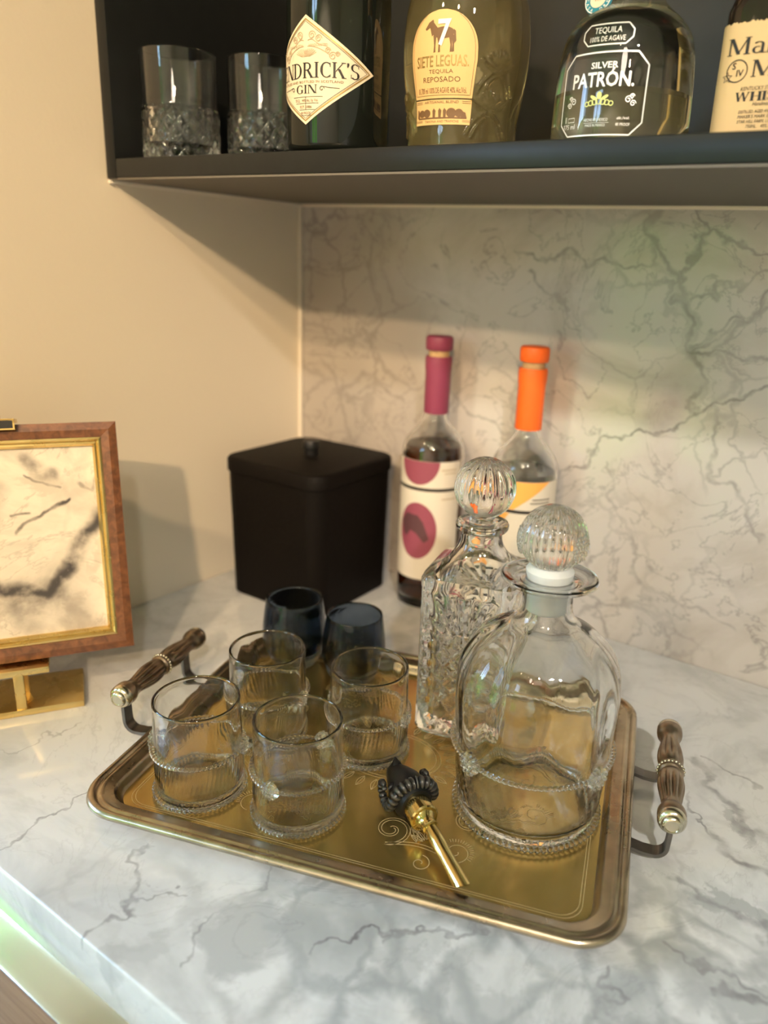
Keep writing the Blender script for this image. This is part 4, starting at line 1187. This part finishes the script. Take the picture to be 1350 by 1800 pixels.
ART_P = [(0.055, 0.030, 0.020, 0.030, 0.3, 0.8), (-0.02, 0.055, 0.05, 0.018, 0.1, 0.9), (0.03, 0.165, 0.02, 0.012, 0.5, 0.7), (0.075, 0.10, 0.012, 0.04, -0.7, 0.7), (-0.03, 0.12, 0.03, 0.02, 0.6, 0.6)]
# marble() works on object coordinates; the panel gets its own flat coordinates
def panel(name, m, d0, d1, mat, lab=None):
    g = G(); g.box(-FW + m, FW - m, m, FH - m, -d1, -d0)
    o = g.obj(name, mat, t)
    o.matrix_local = Matrix(((1, 0, 0, 0), (0, math.sin(LEAN), -math.cos(LEAN), 0), (0, math.cos(LEAN), math.sin(LEAN), FB), (0, 0, 0, 1)))
    if lab: o['label'] = lab
    return o
M['art'] = marble('abstract_picture', 'XY', ART, base=(0.66, 0.58, 0.47), cloud=(0.47, 0.40, 0.32), vein=(0.05, 0.042, 0.04), cell=16, web=0.3, rough=0.35, fine=0.5, distort=0.010, cloud_scale=22, cloud_lo=0.42, cloud_hi=0.72, cloud_amt=0.75, patches=ART_P)
panel('art_panel', 0.0205, 0.0085, 0.0115, M['art'], 'abstract picture of cream and grey strokes')
panel('backing_board', 0.0137, 0.0142, 0.0158, M['framewood'])

t = thing('tabletop_easel', 'small brass easel holding the framed picture, flat rectangular base', 'easel', (EO[0], EO[1], 0), EA)
bbox_obj('base_slab', -0.052, 0.052, -0.0055, 0.0585, 0.0003, 0.0068, M['gold'], t, bev=0.0008)
bbox_obj('post', -0.0042, 0.0042, -0.0045, 0.0005, 0.0066, 0.0432, M['gold'], t, bev=0.0006)['label'] = 'upright brass post'
bbox_obj('ledge', -0.026, 0.026, -0.0085, 0.019, 0.0430, 0.0490, M['gold'], t, bev=0.0006)
V, F = tube([(0, 0.028, 0.0066), (0, 0.030, 0.060), fp(0, 0.10, 0.024), fp(0, FH + 0.008, 0.020)], 0, flat=(0.010, 0.004))
mesh('back_post', V, F, M['gold'], t)
V, F = loft([[fp(u, FH + 0.0015, -0.006), fp(u, FH + 0.0050, -0.006), fp(u, FH + 0.0050, 0.024), fp(u, FH + 0.0015, 0.024)] for u in (-0.018, 0.018)])
mesh('top_clip', V, F, M['gold'], t)
V, F = loft([[fp(u, FH - 0.0045, -0.006), fp(u, FH + 0.0052, -0.006), fp(u, FH + 0.0052, -0.0025), fp(u, FH - 0.0045, -0.0025)] for u in (-0.018, 0.018)])
cl = mesh('clip_front', V, F, M['gold'], t)
V, F = loft([[fp(u, FH - 0.0030, -0.0064), fp(u, FH + 0.0037, -0.0064), fp(u, FH + 0.0037, -0.0060), fp(u, FH - 0.0030, -0.0060)] for u in (-0.0165, 0.0165)])
mesh('clip_inlay', V, F, M['blackmetal'], cl)['label'] = 'black inlay'

# ------------------------------------------------------------------ shelf: two cut tumblers
def shelf_tumbler(xy, lab):
    t = thing('cut_tumbler', lab, 'glass', (xy[0], xy[1], SHELF), 0, 'cut tumblers on the shelf')
    prof = [(0.0, 0.0003), (0.034, 0.0), (0.0372, 0.0012)] + [(0.0380, 0.003 + 0.0425 * k / 26) for k in range(27)] + [(0.0368, 0.0475), (0.0362, 0.050), (0.0368, 0.0945), (0.0367, 0.0972), (0.0356, 0.0982), (0.0346, 0.0972), (0.0342, 0.09), (0.0336, 0.05), (0.0325, 0.016), (0.028, 0.012), (0.0, 0.0115)]
    def mod(r, z, th, i):
        if 3 <= i < 30 and z < 0.0455:
            d = 0
            for sg in (1, -1):
                v = (18 * th / (2 * PI) + sg * z * 62) % 1
                d = max(d, 0.0022 * max(0, 1 - abs(v - 0.5) / 0.36))
            return r - d
        return r
    V, F = lathe(prof, 216, mod)
    mesh('bowl', V, F, M['crystal'], t, True, 30)
shelf_tumbler((0.0627, -0.2434), 'cut glass tumbler at the left end of the cabinet shelf')
shelf_tumbler((0.1259, -0.1888), 'cut glass tumbler on the shelf next to the dark gin bottle')

# ------------------------------------------------------------------ shelf bottles
def neck_bottle(name, lab, xy, prof, mat, seg=96, modf=None, capmat=None, caplab=None):
    t = thing(name, lab, 'bottle', (xy[0], xy[1], SHELF))
    V, F = lathe(prof, seg, modf)
    mesh('glass_body', V, F, mat, t, True, 50)
    top = max(z for _, z in prof); r = max(q for q, z in prof if z > top - 1e-6)
    V, F = lathe([(0, top + 0.0002), (r + 0.001, top + 0.0002), (r + 0.002, top + 0.003), (r + 0.002, top + 0.022), (r, top + 0.025), (0, top + 0.025)], 32)
    mesh('cap', V, F, capmat or M['blackmetal'], t, True, 40)
    return t

# gin
R_ = 0.044
prof = [(0, 0.001), (0.036, 0), (0.042, 0.002), (0.044, 0.006), (0.044, 0.130)] + smooth_prof([(0.0438, 0.138), (0.040, 0.150), (0.030, 0.160), (0.020, 0.166), (0.0165, 0.172)], 4) + [(0.016, 0.195), (0, 0.195)]
t = neck_bottle('gin_bottle', 'round black gin bottle with a cream diamond label', (0.2681, -0.2438), prof, M['darkglass'])
w = Cyl(lambda z: 0.044, math.radians(-87), 0.0588, 0.97, 0.947)
LW, LH = 0.0605, 0.0418
sheet('diamond_label', w, 0.0004, lambda v: (-LW * max(0.0005, 1 - abs(v) / LH), LW * max(0.0005, 1 - abs(v) / LH)), -LH, LH, 36, 60, M['cream'], t, 'cream diamond shaped label')
pr = Print(w, 0.0008, 0.003)
def dia(k): return [(0, LH * k), (LW * k, 0), (0, -LH * k), (-LW * k, 0)]
def densep(P, n=16):
    out = []
    for a, b in zip(P, P[1:] + P[:1]):
        out += [(a[0] + (b[0] - a[0]) * i / n, a[1] + (b[1] - a[1]) * i / n) for i in range(n)]
    return out
pr.line(densep(dia(0.925)), 0.0010, True).make('label_border', M['goldink'], t, 'gold border line')
pr = Print(w, 0.0008, 0.003); pr.line(densep(dia(0.885)), 0.0003, True)
pr.serif("HENDRICK'S", 0.0118, 0.0, -0.0058, 0.094)
pr.serif('GIN', 0.0066, 0.0, -0.0176, 0.022)
pr.rect(-0.0145, 0.016, -0.0203, -0.0200).rect(-0.011, 0.0125, -0.0253, -0.0250).rect(-0.007, 0.009, -0.0303, -0.0300).rect(-0.006, 0.006, -0.0348, -0.0345).rect(-0.0002, 0.0002, -0.030, -0.020)
for sg in (1, -1):
    pr.line([(sg * (0.015 + 0.0022 * math.cos(a) * (1 - i / 20)), -0.0142 + 0.0022 * math.sin(a) * (1 - i / 20)) for i, a in enumerate([k * 0.45 for k in range(15)])], 0.0005)
    pr.line([(sg * 0.0165, -0.0125), (sg * 0.022, -0.0133), (sg * 0.030, -0.0135)], 0.0004)
pr.make('lettering', M['ink'], t)
pr = Print(w, 0.0008, 0.003)
pr.text('DISTILLED AND BOTTLED IN SCOTLAND', 0.0019, 0, -0.0096, 0.066)
pr.text('70 CL   44% Alc. by Vol.', 0.0024, 0, -0.0240, 0.024).text('EST. 1886', 0.0022, 0, -0.0290, 0.012).text('88 PROOF', 0.0022, 0, -0.0338, 0.010)
pr.make('small_lettering', M['brownink'], t)
pr = Print(w, 0.0008, 0.003)
for sg in (1, -1):
    pr.line([(sg * (0.002 + 0.020 * u), 0.0225 - 0.008 * u * u + 0.001 * math.sin(9 * u)) for u in [k / 14 for k in range(15)]], 0.0005)
    pr.line([(sg * (0.002 + 0.021 * u), 0.0182 - 0.008 * u * u) for u in [k / 14 for k in range(15)]], 0.0005)
    for (cx, cy, r) in ((0.006, 0.0262, 0.0034), (0.012, 0.0235, 0.003), (0.024, 0.0105, 0.0034), (0.020, 0.0145, 0.0025), (0.028, 0.012, 0.002)):
        pr.line([(sg * (cx + r * (1 - .8 * k / 24) * math.cos(k * .42)), cy + r * (1 - .8 * k / 24) * math.sin(k * .42)) for k in range(25)], 0.0007)
    for k in range(9):
        a = 0.5 + k * 0.25
        pr.line([(sg * (0.001 + 0.003 * math.cos(a)), 0.0105 + 0.001 * k % 3 * 0.001), (sg * (0.001 + 0.010 * math.cos(a * .8)), 0.0105 + 0.006 * math.sin(a))], 0.0004)
pr.text('HANDCRAFTED', 0.0022, 0.0115, 0.0178, 0.017).text('SMALL BATCH', 0.0022, -0.0115, 0.0178, 0.017)
pr.make('crest', M['tanink'], t, 'tan scrolled crest')

# golden tequila
prof = [(0, 0.001), (0.042, 0), (0.0470, 0.002), (0.0482, 0.006)] + smooth_prof([(0.0481, 0.020), (0.0482, 0.035), (0.0515, 0.055), (0.0536, 0.070), (0.0546, 0.090), (0.0542, 0.105), (0.0520, 0.122), (0.0470, 0.136), (0.036, 0.147), (0.024, 0.156), (0.017, 0.164)], 4) + [(0.0155, 0.19), (0, 0.19)]
def interp(prof):
    P = [p for p in prof if p[0] > 0]
    def f(z):
        for (r0, z0), (r1, z1) in zip(P, P[1:]):
            if z0 <= z <= z1 and z1 > z0: return r0 + (r1 - r0) * (z - z0) / (z1 - z0)
        return P[-1][0]
    return f
def agave_strokes():
    S = []
    for (ang, cz, k) in ((-33, 0.038, 1.0), (-28, 0.068, 0.95), (-134, 0.040, 0.9)):
        ph = math.radians(ang)
        def put(P): S.append([(ph, x * k, cz + y * k) for x, y in P])
        for j in range(7):
            a = 0.6 + j * (PI - 1.2) / 6
            put([(0, 0.003), (0.013 * math.cos(a), 0.003 + 0.012 * math.sin(a))])
        for sg in (1, -1):
            put([(sg * (0.002 + 0.014 * q), 0.0005 + 0.007 * q * q) for q in (0, .35, .7, 1)])
            put([(sg * (0.001 + 0.017 * q), -0.001 - 0.017 * q * q) for q in (0, .3, .6, .8, 1)])
            put([(sg * (0.001 + 0.013 * q), -0.0045 - 0.016 * q * q) for q in (0, .3, .6, .8, 1)])
    return S
STROKES = agave_strokes()
def agave_relief(r, z, th, i):
    best = 1.0
    if r < 0.03: return r
    for P in STROKES:
        du = ((th - P[0][0] + PI) % (2 * PI) - PI) * r
        if abs(du) > 0.022 or abs(z - P[0][2]) > 0.026: continue
        for (_, ax, az), (_, bx_, bz) in zip(P, P[1:]):
            vx, vz = bx_ - ax, bz - az; h = max(0.0, min(1.0, ((du - ax) * vx + (z - az) * vz) / (vx * vx + vz * vz)))
            d = math.hypot(du - ax - h * vx, z - az - h * vz)
            if d < best: best = d
    return r + 0.0020 * math.exp(-(best / 0.0011) ** 2)
prof = densify(prof[:3], 1)[:-1] + [q for a_, b_ in zip(prof[2:], prof[3:]) for q in [(a_[0] + (b_[0] - a_[0]) * k_ / n_, a_[1] + (b_[1] - a_[1]) * k_ / n_) for n_ in [max(1, int(abs(b_[1] - a_[1]) / 0.0009)) if a_[1] < 0.10 else 1] for k_ in range(n_)]] + [prof[-1]]
t = neck_bottle('tequila_bottle', 'golden tequila bottle with an arched amber label showing a horse', (0.347, -0.166), prof, M['goldliquid'], seg=280, modf=agave_relief, capmat=M['cork'])
w = Cyl(interp(prof), math.radians(-80.7), -0.0062, 1.06, 0.935)
hw = 0.0285
def arch(v):
    if v < 0.094: a = 0.0245 + (hw - 0.0245) * min(1, (v - 0.056) / 0.03)
    else: a = hw * math.sqrt(max(0.0004, 1 - ((v - 0.094) / 0.0300) ** 2))
    return (-a, a)
sheet('arched_label', w, 0.0010, arch, 0.0562, 0.1238, 26, 44, M['orangepaper'], t, 'amber arched label')
sheet('lower_label', w, 0.0010, lambda v: (-0.0245, 0.0245 - 0.0015 * (0.055 - v) / 0.02), 0.0352, 0.0550, 24, 10, M['orangepaper'], t, 'small amber label')
pr = Print(w, 0.0013, 0.003)
pr.text('SIETE LEGUAS.', 0.0088, 0, 0.0805, 0.044, bold=0.012)
pr.make('gold_lettering', M['goldink'], t)
pr = Print(w, 0.0013, 0.003)
pr.text('TEQUILA', 0.0031, 0, 0.0752, 0.020).text('REPOSADO', 0.0042, 0, 0.0686, 0.031)
pr.text('01,700 ml 100% DE AGAVE 40% Alc./Vol.', 0.0046, 0, 0.0600, 0.041, bold=0.005)
pr.text('ARTISANAL BLEND', 0.0021, 0, 0.0522, 0.029).text('TAHONA AND TRAPICHE', 0.0021, 0, 0.0368, 0.029)
for a, b in ((-0.0235, -0.017), (0.017, 0.0235)):
    for z in (0.0535, 0.0522, 0.0374, 0.0385): pr.rect(a, b, z, z + 0.0003)
pr.line([(-arch(v)[1] * 0.93, v) for v in [0.0585 + k * 0.0022 for k in range(29)]], 0.0003)
pr.line([(arch(v)[1] * 0.93, v) for v in [0.0585 + k * 0.0022 for k in range(29)]], 0.0003)
pr.rect(-0.0228, 0.0228, 0.0584, 0.0587)
pr.make('lettering', M['brownink'], t)
pr = Print(w, 0.0012, 0.003)
def ell(cx, cy, rx, ry, a=0, n=18):
    c_, s_ = math.cos(a), math.sin(a)
    return [(cx + rx * math.cos(q) * c_ - ry * math.sin(q) * s_, cy + rx * math.cos(q) * s_ + ry * math.sin(q) * c_) for q in [2 * PI * k / n for k in range(n)]]
pr.poly(ell(0.0015, 0.1060, 0.0088, 0.0046)); pr.poly([(-0.0080, 0.1035), (-0.0030, 0.1095), (-0.0075, 0.1150), (-0.0105, 0.1125)])
pr.poly([(-0.0075, 0.1165), (-0.0068, 0.1150), (-0.0085, 0.1112), (-0.0132, 0.1085), (-0.0142, 0.1098), (-0.0110, 0.1145)])
for (x, dx) in ((-0.0055, 0.0002), (-0.0025, 0.001), (0.0070, 0.001), (0.0092, 0.0004)):
    pr.poly([(x - 0.0012, 0.1040), (x + 0.0014, 0.1040), (x + dx + 0.0006, 0.0960), (x + dx + 0.0008, 0.0915), (x + dx - 0.0010, 0.0910), (x + dx - 0.0006, 0.0965)])
pr.poly([(0.0095, 0.1085), (0.0112, 0.1070), (0.0118, 0.0995), (0.0105, 0.0975), (0.0100, 0.1030)])
pr.make('horse_emblem', M['brownink'], t, 'brown standing horse')
pr = Print(w, 0.0016, 0.003)
V, F = text2d('7', 0.0200, 0.0105, 0.02); pr.put(V, F, 0.0018, 0.0968); pr.make('numeral', M['whiteink'], t, 'white figure seven')
pr = Print(w, 0.0013, 0.003)
for (cx, r) in ((-0.0175, 0.0030), (-0.0125, 0.0034), (0.0085, 0.0040), (0.0145, 0.0034)): pr.disc(cx, 0.0445, r, n=14)
for x in (-0.006, -0.001, 0.003):
    pr.poly([(x - 0.001, 0.0405), (x + 0.001, 0.0405), (x + 0.0016, 0.0465), (x, 0.0485), (x - 0.0012, 0.0465)])
pr.rect(-0.0215, 0.0205, 0.0400, 0.0412); pr.poly([(-0.0225, 0.041), (-0.0200, 0.041), (-0.0205, 0.047), (-0.0220, 0.048)]); pr.poly([(0.016, 0.041), (0.0205, 0.041), (0.0195, 0.045), (0.017, 0.046)])
pr.make('harvest_print', M['brownink'], t, 'dark strip of workers and wheels')
# clear squat tequila
prof = [(0, 0.001), (0.045, 0), (0.0500, 0.0015), (0.0512, 0.005)] + smooth_prof([(0.0514, 0.018), (0.0508, 0.040), (0.0494, 0.060), (0.0482, 0.0688), (0.0452, 0.080), (0.0385, 0.0892), (0.0285, 0.0975), (0.0232, 0.1035), (0.0215, 0.110)], 4) + [(0.021, 0.135), (0, 0.135)]
t = neck_bottle('squat_tequila_bottle', 'squat clear tequila bottle with etched octagonal frame and neck medallion', (0.5046, -0.1936), prof + [(0.0150, 0.135)] + [(rr - 0.0034, zz) for rr, zz in reversed(prof[4:-2])] + [(0.042, 0.0052), (0.0, 0.0065)], M['glass'], capmat=M['cork'])
_lq = [(0.0, 0.0075), (0.040, 0.006), (0.0458, 0.009)] + [(rr - 0.0036, zz) for rr, zz in prof if 0.012 < zz < 0.0385]
_lq += [(_lq[-1][0] - 0.0003, 0.0400), (0.0, 0.0400)]
V, F = lathe(_lq, 64); mesh('liquid', V, F, M['paleliquid'], t, True, 40)
rf = interp(prof); w = Cyl(rf, math.radians(-87), -0.0075, 0.97, 0.958)
pr = Print(w, 0.0006, 0.003)
def octo(hw, z0, z1, c): return [(-hw + c, z0), (hw - c, z0), (hw, z0 + c), (hw, z1 - c), (hw - c, z1), (-hw + c, z1), (-hw, z1 - c), (-hw, z0 + c)]
pr.line(densep(octo(0.0325, 0.0165, 0.0715, 0.0085), 6), 0.0011, True).line(densep(octo(0.0185, 0.0765, 0.0905, 0.0045), 4), 0.0009, True)
pr.text('TEQUILA', 0.0042, 0, 0.0842, 0.020).text('100% DE AGAVE', 0.0036, 0, 0.0787, 0.026)
pr.text('SILVER', 0.0042, 0.001, 0.0610, 0.020, bold=0.02)
pr.text('PATRÓN.', 0.0098, 0, 0.0490, 0.047, bold=0.022)
for sg in (1, -1):
    for (cx, cy, r) in ((0.021, 0.0400, 0.0026), (0.0245, 0.0375, 0.0022), (0.0235, 0.0422, 0.0018)):
        pr.line([(sg * (cx + r * (1 - .8 * k / 20) * math.cos(k * .45)), cy + r * (1 - .8 * k / 20) * math.sin(k * .45)) for k in range(21)], 0.0006)
pr.text('HECHO EN MEXICO', 0.0020, -0.001, 0.0258, 0.018).text('MADE IN MEXICO', 0.0018, -0.001, 0.0222, 0.015).rect(-0.010, 0.009, 0.0246, 0.0248)
pr.text('375 ml', 0.0034, -0.0235, 0.0215, 0.0115).text('alc./vol.', 0.0020, 0.019, 0.0268, 0.009).text('80 PROOF', 0.0020, 0.019, 0.0225, 0.010)
pr.line([(-0.0275, 0.0262), (-0.0265, 0.0262), (-0.0265, 0.0300), (-0.0275, 0.0300)], 0.0004, True).line([(-0.0245, 0.0262), (-0.0185, 0.0262), (-0.0185, 0.0290), (-0.0245, 0.0290)], 0.0004, True)
pr.make('etched_lettering', M['silverink'], t)
pr = Print(w, 0.0006, 0.003)
for k in range(-3, 4):
    x = k * 0.0030; r = 0.0021 - 0.0002 * abs(k)
    pr.ring(x, 0.0375 + 0.0012 * (3 - abs(k)) * 0.5, r, 0.0007, 14)
pr.poly(ell(0, 0.0430, 0.0018, 0.0026)); pr.poly(ell(-0.004, 0.0415, 0.0030, 0.0012, -0.5)); pr.poly(ell(0.004, 0.0415, 0.0030, 0.0012, 0.5))
pr.make('bee_emblem', M['greenink'], t, 'green gold winged emblem')
# neck medallion: a small disc hanging in front of the neck
mc = Vector((-0.0146, -0.0284, 0.1003))
rings = []
ex = Vector((math.cos(math.radians(-8)), math.sin(math.radians(-8)), 0)); nn = Vector((math.cos(math.radians(-98)), math.sin(math.radians(-98)), 0.25)).normalized(); ey = nn.cross(ex)
for rr, dd in ((0.0, -0.001), (0.0105, -0.001), (0.0112, 0.0), (0.0105, 0.001), (0.0, 0.001)):
    rings.append([mc + ex * max(rr, 1e-5) * math.cos(q) + ey * max(rr, 1e-5) * math.sin(q) + nn * dd for q in [2 * PI * k / 32 for k in range(32)]])
V, F = loft(rings); md = mesh('neck_medallion', V, F, M['teal'], t, True, 40); md['label'] = 'round teal medallion on the neck'
fl = Flat(mc, ex, ey)
pr = Print(fl, 0.0013, 0.01); pr.disc(0, 0, 0.0066)
pr.make('medallion_centre', M['cream'], md)
pr = Print(fl, 0.0014, 0.01)
pr.ring(0, 0, 0.0103, 0.0006)
for k, ch in enumerate('CASA'):
    a = PI + 0.1 + k * 0.32
    V, F = text2d(ch, 0.0022); c_, s_ = math.cos(a - 1.5 * PI + PI), math.sin(a - 1.5 * PI + PI)
    a2 = PI * 1.02 + k * 0.36; rot = a2 + PI / 2
    V = [(x * math.cos(rot) - y * math.sin(rot), x * math.sin(rot) + y * math.cos(rot)) for x, y in [(x, y - 0.0011) for x, y in V]]
    pr.put(V, F, 0.0086 * math.cos(a2), 0.0086 * math.sin(a2))
for k, ch in enumerate('ORES'):
    a2 = -1.12 + k * 0.36; rot = a2 + PI / 2
    V, F = text2d(ch, 0.0022); V = [(x * math.cos(rot) - y * math.sin(rot), x * math.sin(rot) + y * math.cos(rot)) for x, y in [(x, y - 0.0011) for x, y in V]]
    pr.put(V, F, 0.0086 * math.cos(a2), 0.0086 * math.sin(a2))
pr.make('medallion_lettering', M['whiteink'], md)
pr = Print(fl, 0.0016, 0.01); pr.text('III', 0.0042, 0, -0.002, 0.0045, bold=0.0)
pr.make('medallion_numeral', M['goldink'], md)

# square whisky bottle at the right
HB = 0.045
t = thing('whisky_bottle', 'square brown whisky bottle with a torn edged kraft label at far right', 'bottle', (0.6205, -0.1740, SHELF), 0.0)
rings = [sq_ring(HB * .93, 5, 0.0, N=96), sq_ring(HB * .99, 5, 0.002, N=96), sq_ring(HB, 5, 0.006, N=96), sq_ring(HB * .99, 5, 0.085, N=96)]
for (h, n, z) in ((HB * .97, 5, 0.088), (HB * .92, 4.5, 0.098), (HB * .82, 4, 0.109), (HB * .66, 3.2, 0.119), (HB * .5, 2.6, 0.126), (HB * .38, 2.2, 0.132), (0.0160, 2, 0.138), (0.0150, 2, 0.18)):
    rings.append(sq_ring(h, n, z, N=96))
V, F = loft(rings); mesh('glass_body', V, F, M['brownglass'], t, True, 50)
V, F = lathe([(0, 0.1802), (0.017, 0.1802), (0.017, 0.205), (0.015, 0.207), (0, 0.207)], 32); mesh('cap', V, F, pmat('red_wax', (0.45, 0.02, 0.015), 0.4, bump=(80, 0.3, 0.003)), t, True, 40)
w = Sq(HB, 5, 0.0)
rnd = random.Random(5); tear = [rnd.uniform(-0.0007, 0.0007) for _ in range(200)]
NU, NV = 80, 8
V = []; F = []
for j in range(NV + 1):
    for i in range(NU + 1):
        u = -HB * 0.97 + (i / NU) * HB * 1.94
        top = 0.0762 + tear[i]; bot = 0.006
        x0 = u + (tear[100 + j * 3] * 0.6 if i == 0 else 0)
        V.append(w(x0, bot + (top - bot) * j / NV, 0.0006))
for j in range(NV):
    for i in range(NU):
        k = j * (NU + 1) + i; F.append((k, k + 1, k + NU + 2, k + NU + 1))
me = bpy.data.meshes.new('kraft_label'); me.from_pydata(V, [], F); me.update()
me.polygons.foreach_set('use_smooth', [True] * len(me.polygons))
link('kraft_label', me, M['kraft'], t)['label'] = 'kraft coloured label with torn top edge'
pr = Print(w, 0.0010, 0.004)
V, F = serif2d("Maker's", 0.0100, 0.061); pr.put(V, F, -0.0054, 0.0570)
V, F = serif2d('Mark', 0.0100, 0.0416); pr.put(V, F, 0.0024, 0.0431)
pr.ring(-0.0276, 0.0474, 0.0066, 0.0006)
pr.text('S', 0.0040, -0.0297, 0.0486, bold=0.01).text('IV', 0.0040, -0.0256, 0.0442, bold=0.01)
star = []
for k in range(10):
    a = PI / 2 + k * PI / 5; r = 0.0034 if k % 2 == 0 else 0.0014
    star.append((-0.0335 + r * math.cos(a), 0.0440 + r * math.sin(a)))
pr.line(star, 0.0005, True)
pr.text('KENTUCKY STRAIGHT', 0.0024, -0.0095, 0.0352, 0.028, shear=0.2).text('BOURBON', 0.0024, 0.0125, 0.0352, 0.013, shear=0.2)
pr.serif('WHISKY', 0.0055, -0.0064, 0.0288, 0.039, stem=0.2)
pr.text('Handmade', 0.0024, -0.0085, 0.0258, 0.012, shear=0.3)
for k, s in enumerate(('DISTILLED, AGED AND BOTTLED BY THE', "MAKER'S MARK DISTILLERY, INC.", 'STAR HILL FARM, LORETTO, KY. USA', '750ML.   45% ALC./VOL.')):
    pr.text(s, 0.0020, -0.004, 0.0214 - k * 0.0030, 0.037 - (k == 3) * 0.012, shear=0.2)
pr.make('lettering', M['ink'], t)
